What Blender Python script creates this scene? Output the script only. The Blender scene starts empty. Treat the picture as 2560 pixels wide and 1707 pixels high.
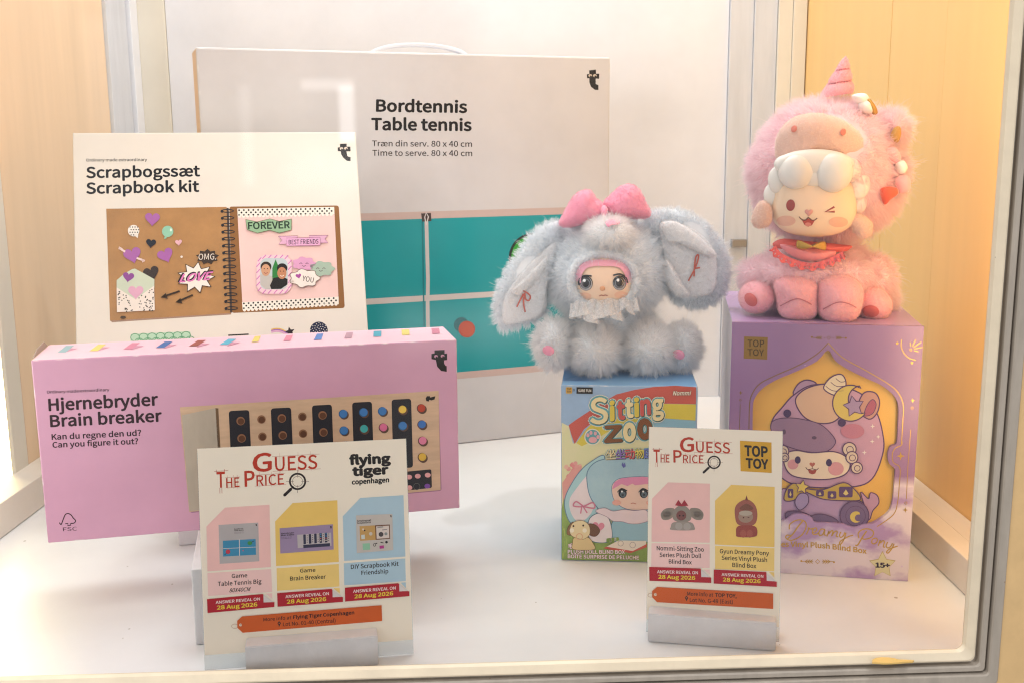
import bpy, bmesh, math, random, os
import numpy as np
from mathutils import Vector, Matrix
from mathutils.geometry import tessellate_polygon
from mathutils.bvhtree import BVHTree
random.seed(4); RNG = np.random.default_rng(4)
SC = bpy.context.scene
COL = SC.collection

# ------------------------------------------------------------------ camera
FPX, PITCH, ROLL, CAMH = 2600.0, math.radians(10.4), math.radians(0.5), 0.36
FW = Vector((0, math.cos(PITCH), -math.sin(PITCH)))
_r0 = Vector((1, 0, 0)); _u0 = _r0.cross(FW)
RT = math.cos(ROLL) * _r0 - math.sin(ROLL) * _u0
UP = RT.cross(FW)
CAM = Vector((0, 0, CAMH))
cd = bpy.data.cameras.new('camera'); co = bpy.data.objects.new('camera', cd); COL.objects.link(co)
co.matrix_world = Matrix(((RT.x, UP.x, -FW.x, CAM.x), (RT.y, UP.y, -FW.y, CAM.y), (RT.z, UP.z, -FW.z, CAM.z), (0, 0, 0, 1)))
cd.sensor_fit = 'HORIZONTAL'; cd.sensor_width = 36; cd.lens = 36 * FPX / 2560
cd.clip_start = 0.01; cd.clip_end = 100
cd.dof.use_dof = True; cd.dof.focus_distance = 0.86; cd.dof.aperture_fstop = 28
SC.camera = co

# ------------------------------------------------------------------ world and lamps
w = bpy.data.worlds.new("World"); SC.world = w; w.use_nodes = True
nt = w.node_tree; nt.nodes.clear()
out = nt.nodes.new('ShaderNodeOutputWorld'); bg = nt.nodes.new('ShaderNodeBackground')
tc = nt.nodes.new('ShaderNodeTexCoord'); sep = nt.nodes.new('ShaderNodeSeparateXYZ')
ramp = nt.nodes.new('ShaderNodeValToRGB'); mr = nt.nodes.new('ShaderNodeMapRange')
nt.links.new(tc.outputs['Generated'], sep.inputs[0]); nt.links.new(sep.outputs['Z'], mr.inputs[0])
mr.inputs[1].default_value = -1; mr.inputs[2].default_value = 1
nt.links.new(mr.outputs[0], ramp.inputs[0]); nt.links.new(ramp.outputs[0], bg.inputs[0]); nt.links.new(bg.outputs[0], out.inputs[0])
ramp.color_ramp.elements[0].position = 0.3; ramp.color_ramp.elements[0].color = (0.50, 0.48, 0.46, 1)
ramp.color_ramp.elements[1].position = 0.75; ramp.color_ramp.elements[1].color = (0.94, 0.95, 0.97, 1)
# bright patches added behind the viewer, reflected as streaks and haze in the glass
def mnode(op, a, b=None, c=None):
    q = nt.nodes.new('ShaderNodeMath'); q.operation = op
    for i_, v in enumerate((a, b, c)):
        if v is None: continue
        if isinstance(v, (int, float)): q.inputs[i_].default_value = v
        else: nt.links.new(v, q.inputs[i_])
    return q.outputs[0]
def window(x0, x1, z0, z1, soft):  # soft-edged mask of one added bright patch
    def edge(v, e, sg): 
        m_ = nt.nodes.new('ShaderNodeMapRange'); m_.interpolation_type = 'SMOOTHSTEP'; nt.links.new(v, m_.inputs[0])
        m_.inputs[1].default_value = e - soft; m_.inputs[2].default_value = e + soft
        m_.inputs[3].default_value, m_.inputs[4].default_value = (0, 1) if sg > 0 else (1, 0); return m_.outputs[0]
    return mnode('MULTIPLY', mnode('MULTIPLY', edge(wx, x0, 1), edge(wx, x1, -1)), mnode('MULTIPLY', edge(wz, z0, 1), edge(wz, z1, -1)))
back = mnode('MAXIMUM', mnode('MULTIPLY', sep.outputs['Y'], -1.0), 0.02)
wx = mnode('DIVIDE', sep.outputs['X'], back); wz = mnode('DIVIDE', sep.outputs['Z'], back)
bright_patches = mnode('MULTIPLY', window(-0.043, 0.9, -0.5, 0.6, 0.012), 0.5)
for a_ in ((0.05, 0.9, -0.5, 0.6, 0.012, 1.3), (-0.074, -0.060, 0.010, 0.060, 0.004, 20.0), (-0.108, -0.060, 0.056, 0.066, 0.004, 11.0), (-0.125, -0.045, -0.035, 0.002, 0.018, 5.0), (-0.165, -0.155, -0.03, 0.06, 0.005, 5.0), (-0.8, -0.26, -0.3, 0.5, 0.03, 1.4), (-0.03, 0.10, -0.19, -0.145, 0.02, 6.0), (-0.30, -0.24, 0.02, 0.12, 0.01, 3.0), (-0.16, -0.05, -0.06, 0.2, 0.025, 1.2), (-0.02, 0.03, -0.10, 0.02, 0.02, 1.0)):
    bright_patches = mnode('ADD', bright_patches, mnode('MULTIPLY', window(*a_[:5]), a_[5]))
front = mnode('GREATER_THAN', mnode('MULTIPLY', sep.outputs['Y'], -1.0), 0.02)
bgs = mnode('MULTIPLY_ADD', mnode('MULTIPLY', bright_patches, front), 0.8, 0.55)
nt.links.new(bgs, bg.inputs[1])

def area(name, loc, target, sx, sy, power, color):
    l = bpy.data.lights.new(name, 'AREA'); l.shape = 'RECTANGLE'; l.size = sx; l.size_y = sy; l.energy = power; l.color = color
    o = bpy.data.objects.new(name, l); COL.objects.link(o); o.location = loc
    d = (Vector(target) - Vector(loc)).normalized(); o.rotation_euler = d.to_track_quat('-Z', 'Y').to_euler()
    return o
area('ceiling_lamp', (-0.02, 1.22, 1.25), (-0.02, 1.18, 0), 0.8, 0.5, 8.0, (0.965, 0.985, 1.0))
area('room_lamp', (0.55, -0.55, 1.9), (0.1, 0.9, 0.1), 0.5, 0.5, 12.0, (0.96, 0.97, 1.0))
area('warm_lamp_right', (0.30, 0.95, 1.15), (0.42, 1.1, 0.15), 0.12, 0.6, 0.45, (1.0, 0.8, 0.52))
area('warm_lamp_left', (-0.40, 1.0, 1.15), (-0.52, 1.25, 0.15), 0.12, 0.4, 0.15, (1.0, 0.85, 0.65))
area('left_front_fill', (-1.25, -0.35, 0.95), (0.42, 1.0, 0.2), 0.9, 0.7, 15.0, (1.0, 0.98, 0.95))  # added fill aimed at the right panel and box fronts, no actual lamp there
area('side_fill_strip', (0.337, 0.722, 0.44), (0.437, 0.800, 0.435), 0.03, 0.68, 1.05, (1.0, 0.76, 0.45))
area('side_fill_strip', (-0.44, 0.70, 0.42), (0.30, 1.02, 0.28), 0.03, 0.7, 0.75, (1.0, 0.97, 0.92))  # strip added on the left to brighten the inside, no known source
area('atrium_lamp', (0.46, 0.40, 2.3), (0.1, 0.74, 0.0), 0.07, 0.07, 10.0, (0.93, 0.96, 1.0))

SC.view_settings.view_transform = 'Standard'; SC.view_settings.look = 'None'
SC.view_settings.exposure = 0.0; SC.view_settings.gamma = 1; SC.view_settings.use_curve_mapping = False
SC.render.engine = 'CYCLES'
SC.cycles.max_bounces = 10; SC.cycles.transparent_max_bounces = 12
SC.cycles.sample_clamp_indirect = 4
SC.cycles.use_denoising = True; SC.cycles.pixel_filter_type = 'BLACKMAN_HARRIS'; SC.cycles.filter_width = 1.15

# ------------------------------------------------------------------ helpers
def ray(u, v):
    return FW + RT * ((u - 1280) / FPX) - UP * ((v - 853.5) / FPX)
def at(u, v, Y):
    d = ray(u, v); return CAM + d * (Y / d.y)
def atz(u, v, z):
    d = ray(u, v); return CAM + d * ((z - CAMH) / d.z)
def proj(P):
    q = P - CAM; z = q.dot(FW); return 1280 + FPX * q.dot(RT) / z, 853.5 - FPX * q.dot(UP) / z
def mpp(P):                       # metres per photo pixel at a point
    return (P - CAM).dot(FW) / FPX
def lin(h):
    h = h.lstrip('#'); c = [int(h[i:i+2], 16) / 255 for i in (0, 2, 4)]
    return tuple(x / 12.92 if x <= 0.04045 else ((x + 0.055) / 1.055) ** 2.4 for x in c)

MATS = {}
def mat(name, hexc, rough=0.5, spec=0.5, metal=0.0, noise=0.0, nscale=60, bump=0.0, bscale=200, sheen=0.0, emit=None, trans=0.0, stretch=None, alt=None, coat=0.0):
    if name in MATS: return MATS[name]
    m = bpy.data.materials.new(name); m.use_nodes = True; MATS[name] = m
    n = m.node_tree.nodes; L = m.node_tree.links; p = n['Principled BSDF']
    c = lin(hexc)
    p.inputs['Base Color'].default_value = (*c, 1); p.inputs['Roughness'].default_value = rough
    p.inputs['Specular IOR Level'].default_value = spec; p.inputs['Metallic'].default_value = metal
    p.inputs['Sheen Weight'].default_value = sheen; p.inputs['Sheen Roughness'].default_value = 0.4
    p.inputs['Coat Weight'].default_value = coat
    p.inputs['Transmission Weight'].default_value = trans
    if emit:
        p.inputs['Emission Color'].default_value = (*lin(emit[0]), 1); p.inputs['Emission Strength'].default_value = emit[1]
    if noise or bump:
        t = n.new('ShaderNodeTexCoord'); mp = n.new('ShaderNodeMapping'); L.new(t.outputs['Object'], mp.inputs[0])
        if stretch: mp.inputs['Scale'].default_value = stretch
    if noise:
        x = n.new('ShaderNodeTexNoise'); x.inputs['Scale'].default_value = nscale; x.inputs['Detail'].default_value = 6; x.inputs['Roughness'].default_value = 0.65
        L.new(mp.outputs[0], x.inputs['Vector'])
        r = n.new('ShaderNodeValToRGB'); L.new(x.outputs['Fac'], r.inputs[0])
        a = lin(alt) if alt else tuple(v * (1 - noise) for v in c)
        r.color_ramp.elements[0].position = 0.32; r.color_ramp.elements[0].color = (*a, 1)
        b = c if alt else tuple(min(1, v * (1 + noise * 0.6)) for v in c)
        r.color_ramp.elements[1].position = 0.68; r.color_ramp.elements[1].color = (*b, 1)
        L.new(r.outputs[0], p.inputs['Base Color'])
    if bump:
        y = n.new('ShaderNodeTexNoise'); y.inputs['Scale'].default_value = bscale; y.inputs['Detail'].default_value = 4
        L.new(mp.outputs[0], y.inputs['Vector'])
        bu = n.new('ShaderNodeBump'); bu.inputs['Strength'].default_value = bump; bu.inputs['Distance'].default_value = 0.001
        L.new(y.outputs['Fac'], bu.inputs['Height']); L.new(bu.outputs[0], p.inputs['Normal'])
    return m
def ink(hexc, rough=0.42):        # printing ink on coated paper, faint fibre variation
    return mat('ink_%s_%d' % (hexc.lstrip('#'), int(rough * 100)), hexc, rough=rough, spec=0.2, noise=0.05, nscale=35)

def tag(o, label=None, cat=None, group=None, kind=None):
    if label: o['label'] = label
    if cat: o['category'] = cat
    if group: o['group'] = group
    if kind: o['kind'] = kind
    return o
def empty(name, M):
    o = bpy.data.objects.new(name, None); COL.objects.link(o)
    o.empty_display_size = 0.02
    o.matrix_world = M if isinstance(M, Matrix) else Matrix.Translation(M)
    return o
def mesh(name, V, F, m, parent=None, root=None, smooth=False, idx=None):
    me = bpy.data.meshes.new(name)
    if root is not None:
        Mi = root.matrix_world.inverted() if root.type == 'EMPTY' else root
        V = [Mi @ Vector(v) for v in V]
    me.from_pydata([tuple(v) for v in V], [], [tuple(f) for f in F])
    for x in (m if isinstance(m, (list, tuple)) else [m]): me.materials.append(x)
    if idx is not None: me.polygons.foreach_set('material_index', idx)
    if smooth: me.polygons.foreach_set('use_smooth', [True] * len(me.polygons))
    me.update()
    o = bpy.data.objects.new(name, me); COL.objects.link(o)
    if parent is not None: o.parent = parent
    return o
def bm_obj(name, bm, m, parent=None, smooth=False):
    bmesh.ops.recalc_face_normals(bm, faces=bm.faces)
    me = bpy.data.meshes.new(name); bm.to_mesh(me); bm.free()
    for x in (m if isinstance(m, (list, tuple)) else [m]): me.materials.append(x)
    if smooth: me.polygons.foreach_set('use_smooth', [True] * len(me.polygons))
    o = bpy.data.objects.new(name, me); COL.objects.link(o)
    if parent is not None: o.parent = parent
    return o
def box_bm(x0, x1, y0, y1, z0, z1, bev=0.0, seg=2):
    bm = bmesh.new(); r = bmesh.ops.create_cube(bm, size=1)
    for v in bm.verts:
        v.co = ((x0 + x1) / 2 + v.co.x * (x1 - x0), (y0 + y1) / 2 + v.co.y * (y1 - y0), (z0 + z1) / 2 + v.co.z * (z1 - z0))
    if bev: bmesh.ops.bevel(bm, geom=bm.edges[:], offset=bev, segments=seg, profile=0.5, affect='EDGES')
    return bm
def box(name, x0, x1, y0, y1, z0, z1, m, parent=None, bev=0.0):
    return bm_obj(name, box_bm(x0, x1, y0, y1, z0, z1, bev), m, parent)
def frame(B, a, up):              # matrix with X = a, Y = into the thing, Z = up
    a = Vector(a); up = Vector(up); y = up.cross(a)
    return Matrix(((a.x, y.x, up.x, B[0]), (a.y, y.y, up.y, B[1]), (a.z, y.z, up.z, B[2]), (0, 0, 0, 1)))
def pose(x, y, z, yaw, lean=0.0, roll=0.0):
    a = Vector((math.cos(yaw), math.sin(yaw), 0)); n = Vector((-math.sin(yaw), math.cos(yaw), 0))
    up = math.cos(lean) * Vector((0, 0, 1)) + math.sin(lean) * n
    a2 = math.cos(roll) * a + math.sin(roll) * up; u2 = -math.sin(roll) * a + math.cos(roll) * up
    return frame((x, y, z), a2, u2)
def spline(pts, n=8, closed=True):
    P = [Vector((*p, 0)) if len(p) == 2 else Vector(p) for p in pts]; N = len(P); o = []
    rng = range(N) if closed else range(N - 1)
    for i in rng:
        if closed: p0, p1, p2, p3 = P[(i-1) % N], P[i], P[(i+1) % N], P[(i+2) % N]
        else: p0, p1, p2, p3 = P[max(i-1, 0)], P[i], P[i+1], P[min(i+2, N-1)]
        for k in range(n):
            t = k / n
            o.append(0.5 * ((2*p1) + (p2-p0)*t + (2*p0-5*p1+4*p2-p3)*t*t + (3*p1-p0-3*p2+p3)*t*t*t))
    if not closed: o.append(P[-1])
    return [(q.x, q.y) for q in o] if len(pts[0]) == 2 else o
def ell(cx, cy, rx, ry=None, rot=0, n=28):
    ry = rx if ry is None else ry; c, s = math.cos(rot), math.sin(rot)
    return [(cx + rx*math.cos(t)*c - ry*math.sin(t)*s, cy + rx*math.cos(t)*s + ry*math.sin(t)*c) for t in (2*math.pi*k/n for k in range(n))]
def rrect(x0, y0, x1, y1, r, n=5):
    o = []
    for cx, cy, a0 in ((x1-r, y0+r, -90), (x1-r, y1-r, 0), (x0+r, y1-r, 90), (x0+r, y0+r, 180)):
        for k in range(n+1):
            a = math.radians(a0 + 90*k/n); o.append((cx + r*math.cos(a), cy + r*math.sin(a)))
    return o
def rquad(q, r, n=5):             # quad TL TR BR BL with rounded corners
    o = []; N = 4
    for i in range(N):
        p = Vector(q[i]); a = Vector(q[i-1]); b = Vector(q[(i+1) % N])
        da = (a-p).normalized()*r; db = (b-p).normalized()*r
        for k in range(n+1):
            t = k/n; o.append(tuple((p+da)*(1-t)**2 + 2*p*t*(1-t) + (p+db)*t*t))
    return o
def star(cx, cy, ro, ri, n=5, rot=-math.pi/2, sx=1.0, sy=1.0, jit=0):
    o = []
    for k in range(2*n):
        r = ro if k % 2 == 0 else ri
        if jit: r *= 1 + jit*random.uniform(-1, 1)
        a = rot + math.pi*k/n; o.append((cx + sx*r*math.cos(a), cy + sy*r*math.sin(a)))
    return o
def heart(cx, cy, s, rot=0):
    o = []
    for k in range(28):
        t = 2*math.pi*k/28
        x = 16*math.sin(t)**3/34; y = -(13*math.cos(t)-5*math.cos(2*t)-2*math.cos(3*t)-math.cos(4*t))/34
        c, q = math.cos(rot), math.sin(rot); o.append((cx + s*(x*c - y*q), cy + s*(x*q + y*c)))
    return o

# lettering: glyph outlines from Blender's own fonts
FD = bpy.utils.system_resource('DATAFILES', path='fonts')
def font(fn):
    try: return bpy.data.fonts.load(os.path.join(FD, fn), check_existing=True)
    except Exception: return None
CJK = font('Noto Sans CJK Regular.woff2'); FONT = CJK or font('Inter.woff2')
GL = {}
def glyphs(body, off=0.0, fnt=None, space=1.0, shear=0.0):
    key = (body, round(off, 4), fnt.name if fnt else '', space, shear)
    if key in GL: return GL[key]
    c = bpy.data.curves.new('lettering', 'FONT'); c.body = body; c.size = 1; c.offset = off; c.space_character = space; c.shear = shear
    c.resolution_u = 3; c.fill_mode = 'FRONT'
    if fnt: c.font = fnt
    o = bpy.data.objects.new('lettering', c); COL.objects.link(o)
    dg = bpy.context.evaluated_depsgraph_get(); me = o.evaluated_get(dg).to_mesh()
    V = [(v.co.x, v.co.y) for v in me.vertices]; F = [tuple(p.vertices) for p in me.polygons]
    o.evaluated_get(dg).to_mesh_clear(); bpy.data.objects.remove(o); bpy.data.curves.remove(c)
    GL[key] = (V, F); return GL[key]

class Print:
    """flat printed artwork lying on one plane of a thing; coordinates come in photo pixels of a view"""
    def __init__(s, name, root, off=1e-4, h=0.0, top=False, dep=0.0):
        s.name, s.root, s.V, s.F, s.I, s.M, s.mi, s.z = name, root, [], [], [], [], {}, off
        s.ox = s.oy = 0; s.s = 1.0; s.top = top; s.h = h; s.dep = dep
        s.inv = root.matrix_world.inverted()
    def view(s, ox, oy, sc): s.ox, s.oy, s.s = ox, oy, sc; return s
    def up(s, k=1): s.z += 4e-5*k; return s
    def loc(s, x, y):
        if s.s is None: return x, y
        d = s.inv.to_3x3() @ ray(s.ox + x/s.s, s.oy + y/s.s); c = s.inv @ CAM
        if s.top:
            q = c + d*((s.h - c.z)/d.z); return q.x, q.y
        q = c + d*((s.dep - c.y)/d.y); return q.x, q.z
    def _mi(s, m):
        if m.name not in s.mi: s.mi[m.name] = len(s.M); s.M.append(m)
        return s.mi[m.name]
    def _add(s, pts, tris, m):
        b = len(s.V)
        for X, Z in pts: s.V.append((X, Z, s.h + s.z) if s.top else (X, s.dep - s.z, Z))
        k = s._mi(m)
        for t in tris: s.F.append([b + i for i in t]); s.I.append(k)
    def poly(s, pts, col, holes=(), local=False):
        m = ink(col) if isinstance(col, str) else col
        L = [[p if local else s.loc(*p) for p in q] for q in [pts, *holes]]
        T = tessellate_polygon([[Vector((x, y, 0)) for x, y in q] for q in L])
        s._add([p for q in L for p in q], T, m); return s
    def circ(s, cx, cy, r, col, ry=None, rot=0, n=28): return s.poly(ell(cx, cy, r, ry, rot, n), col)
    def ring(s, cx, cy, r, wd, col, ry=None, rot=0):
        ry = r if ry is None else ry
        return s.poly(ell(cx, cy, r+wd/2, ry+wd/2, rot), col, [ell(cx, cy, r-wd/2, ry-wd/2, rot)])
    def line(s, pts, wd, col, closed=False):
        P = [Vector(p) for p in pts]; N = len(P); Lp, Rp = [], []
        if closed: P = P + [P[0]]; N += 1
        for i in range(N):
            if closed: d = (P[(i+1) % (N-1)] - P[i-1 if i else N-2])
            else: d = P[min(i+1, N-1)] - P[max(i-1, 0)]
            if d.length == 0: d = Vector((1, 0))
            d.normalize(); q = Vector((-d.y, d.x))*wd/2
            Lp.append(P[i]+q); Rp.append(P[i]-q)
        pts2 = [s.loc(*p) for p in Lp + Rp]
        s._add(pts2, [(i, i+1, N+i+1, N+i) for i in range(N-1)], ink(col) if isinstance(col, str) else col); return s
    def text(s, body, L, R, T, col, bold=0.0, extra=0.0, fnt=None, shear=0.0, space=1.0, dx=0, dy=0, bend=None, capref='H'):
        """L, R: baseline ends; T: cap top above L; all in view pixels"""
        f = fnt or FONT
        V, F = glyphs(body, 0.0, f, space, shear)
        if not V: return s
        cap = max(y for x, y in glyphs(capref, 0.0, f)[0]); bo = max(0.0, bold)*cap/0.727; extra = extra*cap/0.727; cap = cap + 2*bo; x0 = min(x for x, y in V) - bo; x1 = max(x for x, y in V) + bo
        L, R, T = Vector(L), Vector(R), Vector(T); e1 = R - L; e2 = T - L
        g = bo + extra; N = 1 if g <= 0 else 8 if g < 0.04 else 14; z0 = s.z; m = ink(col) if isinstance(col, str) else col
        for k in range(N):                      # heavier weights: the outline swept round a small circle
            a = 2*math.pi*k/N; ox, oy = (g*math.cos(a), g*math.sin(a)) if N > 1 else (0, 0); o = []
            for x, y in V:
                t = (x+ox-x0)/(x1-x0); p = L + e1*t + e2*((y+oy+bo)/cap) + Vector((dx, dy))
                if bend: p = p + e2*bend(t)
                o.append(s.loc(p.x, p.y))
            s._add(o, F, m); s.z += 2.2e-6
        s.z = z0; return s
    def done(s):
        if not s.V: return None
        return mesh(s.name, s.V, s.F, s.M, s.root, idx=s.I)
def logo_t(p, pts, eyes, col='1c1714', eye='e8e0da'):
    p.poly(pts, col).up()
    for x, y, r in eyes:
        p.poly(ell(x, y, r, r*0.85, 0, 14), eye).up().circ(x + r*0.25, y + r*0.45, r*0.5, col, n=10)
    p.up()

# ------------------------------------------------------------------ display case
paint = mat('white_paint', 'e0e2e8', rough=0.38, spec=0.4, noise=0.06, nscale=9, bump=0.05, bscale=120)
floorm = mat('base_paint', 'e9e9e9', rough=0.32, spec=0.4, noise=0.05, nscale=5, bump=0.04, bscale=90)
def specks(m, scale, size, hexc):   # sparse dirt specks on worn paint
    n = m.node_tree.nodes; L = m.node_tree.links; p = n['Principled BSDF']; src = p.inputs['Base Color'].links[0].from_socket
    t = n.new('ShaderNodeTexCoord'); v = n.new('ShaderNodeTexVoronoi'); v.inputs['Scale'].default_value = scale; L.new(t.outputs['Object'], v.inputs['Vector'])
    nz = n.new('ShaderNodeTexNoise'); nz.inputs['Scale'].default_value = scale*0.35; L.new(t.outputs['Object'], nz.inputs['Vector'])
    th = n.new('ShaderNodeMapRange'); L.new(nz.outputs['Fac'], th.inputs[0]); th.inputs[1].default_value = 0.49; th.inputs[2].default_value = 0.72; th.inputs[3].default_value = 0; th.inputs[4].default_value = size
    lt = n.new('ShaderNodeMath'); lt.operation = 'LESS_THAN'; L.new(v.outputs['Distance'], lt.inputs[0]); L.new(th.outputs[0], lt.inputs[1])
    mx = n.new('ShaderNodeMix'); mx.data_type = 'RGBA'; L.new(lt.outputs[0], mx.inputs[0]); L.new(src, mx.inputs[6]); mx.inputs[7].default_value = (*lin(hexc), 1); L.new(mx.outputs[2], p.inputs['Base Color'])
specks(floorm, 52, 0.085, 'aaa59c')
greyp = mat('grey_paint', 'cbced4', rough=0.45, noise=0.08, nscale=20, bump=0.1, bscale=150, stretch=(3, 3, 0.4))
creamp = mat('cream_paint', 'dcd6c8', rough=0.45, noise=0.05, nscale=10)
plyl = mat('plywood_left', 'e6caa8', rough=0.6, noise=0.06, nscale=13, bump=0.12, bscale=60, stretch=(2, 2.2, 0.18))
plyr = mat('plywood_right', 'f2c67c', rough=0.5, noise=0.035, nscale=16, bump=0.05, bscale=60, stretch=(2, 2.0, 0.12))
plyf = mat('plywood_front', 'd4b07c', rough=0.6, noise=0.08, nscale=40, bump=0.15, bscale=140)
fram = mat('worn_frame_paint', 'a2978a', rough=0.5, noise=0.16, nscale=30, bump=0.3, bscale=110, stretch=(2, 2, 0.5))
specks(paint, 30, 0.03, 'a9a49c')
framb = mat('cream_frame_paint', 'd8c8ae', rough=0.45, noise=0.10, nscale=24, bump=0.2, bscale=90)
specks(fram, 90, 0.16, '8a7a68'); specks(framb, 80, 0.10, '9a8a78')
kickm = mat('kick_paint', 'e2d8cc', rough=0.45, noise=0.05, nscale=12)
dark = mat('dark_gap', '3a3029', rough=0.8)
metal = mat('grey_metal', '9a9a9c', rough=0.35, metal=0.8)

case = empty('display_case', Vector((0, 1.0, 0)))
tag(case, 'white painted display case with plywood sides and a glass front holding the boxes and toys', 'display case')
def cbox(name, x0, x1, y0, y1, z0, z1, m, bev=0.0008, parent=None):
    return box(name, x0, x1, y0-1.0, y1-1.0, z0, z1, m, parent or case, bev)
bm = bmesh.new(); fl = lambda x: 0.6735 + 0.0426*x - 1.0
for z in (-0.02, 0.0):
    for x, y in ((-0.62, fl(-0.62)), (0.45, fl(0.45)), (0.45, 0.56), (-0.62, 0.56)): bm.verts.new((x, y, z))
bm.verts.ensure_lookup_table(); vv = bm.verts
for f in ((0, 1, 2, 3), (4, 5, 6, 7), (0, 1, 5, 4), (1, 2, 6, 5), (2, 3, 7, 6), (3, 0, 4, 7)): bm.faces.new([vv[i] for i in f])
bm_obj('base_panel', bm, floorm, case)
cbox('back_panel', -0.4765, 0.3055, 1.500, 1.515, 0.0, 0.95, paint)
# corner jambs
tag(cbox('corner_post', -0.5205, -0.4768, 1.497, 1.515, 0.0, 0.95, creamp), 'cream jamb strip')
for y0, y1, x0, m in ((1.388, 1.4295, -0.5165, greyp), (1.432, 1.4665, -0.519, greyp), (1.469, 1.4965, -0.514, paint)):
    cbox('corner_post', -0.56, x0, y0, y1, 0.0, 0.95, m)
for x0, x1, y0, m in ((0.3058, 0.3385, 1.4945, greyp), (0.3388, 0.3705, 1.4915, greyp), (0.3709, 0.3905, 1.487, creamp), (0.3908, 0.4095, 1.485, creamp)):
    cbox('corner_post', x0, x1, y0, 1.515, 0.0, 0.95, m)
cbox('latch', 0.315, 0.336, 1.484, 1.4940, at(1864, 609, 1.49).z-0.005, at(1864, 609, 1.49).z+0.006, metal)
# sides
tag(cbox('side_panel', -0.527, -0.521, 1.0776, 1.387, 0.0, 0.95, plyl), 'tan plywood side panel')
cbox('side_frame', -0.5235, -0.5195, 1.0445, 1.0745, 0.0, 0.95, creamp)
cbox('side_frame', -0.5245, -0.522, 1.0748, 1.0774, 0.0, 0.95, dark, 0)
cbox('side_frame', -0.545, -0.5195, 0.655, 0.70, 0.0, 0.95, creamp)
tag(cbox('side_panel', 0.411, 0.43, 1.1615, 1.50, 0.0, 0.95, plyr), 'yellow plywood side panel')
cbox('side_panel', 0.411, 0.43, 1.0135, 1.1600, 0.0, 0.95, plyr)
cbox('side_panel', 0.4105, 0.43, 0.694, 1.0130, 0.0, 0.95, plyr)
cbox('kick_board', -0.521, -0.4890, 0.657, 1.497, 0.0007, 0.0335, kickm)
cbox('kick_board', 0.3675, 0.3860, 0.691, 1.480, 0.0007, 0.0310, kickm)
cbox('kick_board', 0.3870, 0.4100, 0.692, 1.477, 0.0, 0.0300, kickm)
# glowing lamp tube outside the left opening
glow = mat('lamp_glow', 'fff2c8', rough=0.5, emit=('fff0b8', 8.0))
lam = empty('strip_lamp', Vector((-0.605, 1.165, 0)))
tag(lam, 'glowing warm white strip lamp standing outside the left opening of the case', 'lamp')
bm = bmesh.new(); bmesh.ops.create_cone(bm, cap_ends=True, segments=24, radius1=0.042, radius2=0.042, depth=0.75)
for v in bm.verts: v.co.z += 0.345
bm_obj('diffuser', bm, glow, lam, True)
bm = bmesh.new(); bmesh.ops.create_cone(bm, cap_ends=True, segments=24, radius1=0.046, radius2=0.046, depth=0.03)
for v in bm.verts: v.co.z -= 0.045
bm_obj('end_cap', bm, metal, lam, True)

# front frame: profile swept round the opening
ff = empty('front_frame', pose(0.0, 0.6739, 0.0, math.radians(2.44))); ff.parent = None
FRX, FRZ, FLX, FTZ = 0.3180, 0.0095, -0.56, 0.80
def loop(d, y, r=0.010):
    x0, x1, z0, z1 = FLX-d, FRX+d, FRZ-d, FTZ+d; r = 0.0055 - 0.2*d if d < 0.012 else 0.0028; o = []
    for cx, cz, a0 in ((x1-r, z0+r, -90), (x1-r, z1-r, 0), (x0+r, z1-r, 90), (x0+r, z0+r, 180)):
        for k in range(7):
            a = math.radians(a0 + 15*k); o.append((cx + r*math.cos(a), y, cz + r*math.sin(a)))
    return o
def sweep(name, prof, m, parent):
    V, F = [], []
    for d, y in prof: V += loop(d, y)
    n = 28
    for i in range(len(prof)-1):
        for k in range(n): F.append((i*n+k, i*n+(k+1) % n, (i+1)*n+(k+1) % n, (i+1)*n+k))
    return mesh(name, [ff.matrix_world @ Vector(v) for v in V], F, m, parent, case, smooth=False)
sweep('frame_bead', [(0.006, 0.0010), (0, 0.0), (0, -0.0015), (0.0010, -0.0040), (0.0058, -0.0062), (0.0068, -0.0060), (0.0072, -0.001)], framb, case)
sweep('frame_groove', [(0.0072, -0.001), (0.0100, -0.0012)], fram, case)
sweep('frame_bead', [(0.0100, -0.0012), (0.0102, -0.0060), (0.0112, -0.0070), (0.0138, -0.0072), (0.0144, -0.0066), (0.0145, -0.003)], fram, case)
sweep('frame_groove', [(0.0145, -0.003), (0.0158, -0.003)], dark, case)
sweep('frame_bead', [(0.0158, -0.003), (0.0160, -0.0085), (0.0168, -0.0095), (0.0222, -0.0100), (0.0228, -0.0095)], fram, case)
sweep('front_panel', [(0.0228, -0.0088), (0.35, -0.0088)], plyf, case)
bpy.data.objects.remove(ff)
# glass pane: clear sheet with a Fresnel reflection of the room
gm = bpy.data.materials.new('clear_glass'); gm.use_nodes = True; n = gm.node_tree.nodes; L = gm.node_tree.links; n.clear()
o_ = n.new('ShaderNodeOutputMaterial'); mx = n.new('ShaderNodeMixShader'); tr = n.new('ShaderNodeBsdfTransparent'); gl = n.new('ShaderNodeBsdfGlossy'); fr = n.new('ShaderNodeFresnel')
gl.inputs['Roughness'].default_value = 0.0; gl.inputs['Color'].default_value = (0.62, 0.62, 0.62, 1); fr.inputs['IOR'].default_value = 1.45; tr.inputs[0].default_value = (0.985, 0.99, 0.985, 1)
L.new(fr.outputs[0], mx.inputs[0]); L.new(tr.outputs[0], mx.inputs[1]); L.new(gl.outputs[0], mx.inputs[2]); L.new(mx.outputs[0], o_.inputs[0])
Mg = pose(0.0, 0.6739, 0.0, math.radians(2.44))
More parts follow.
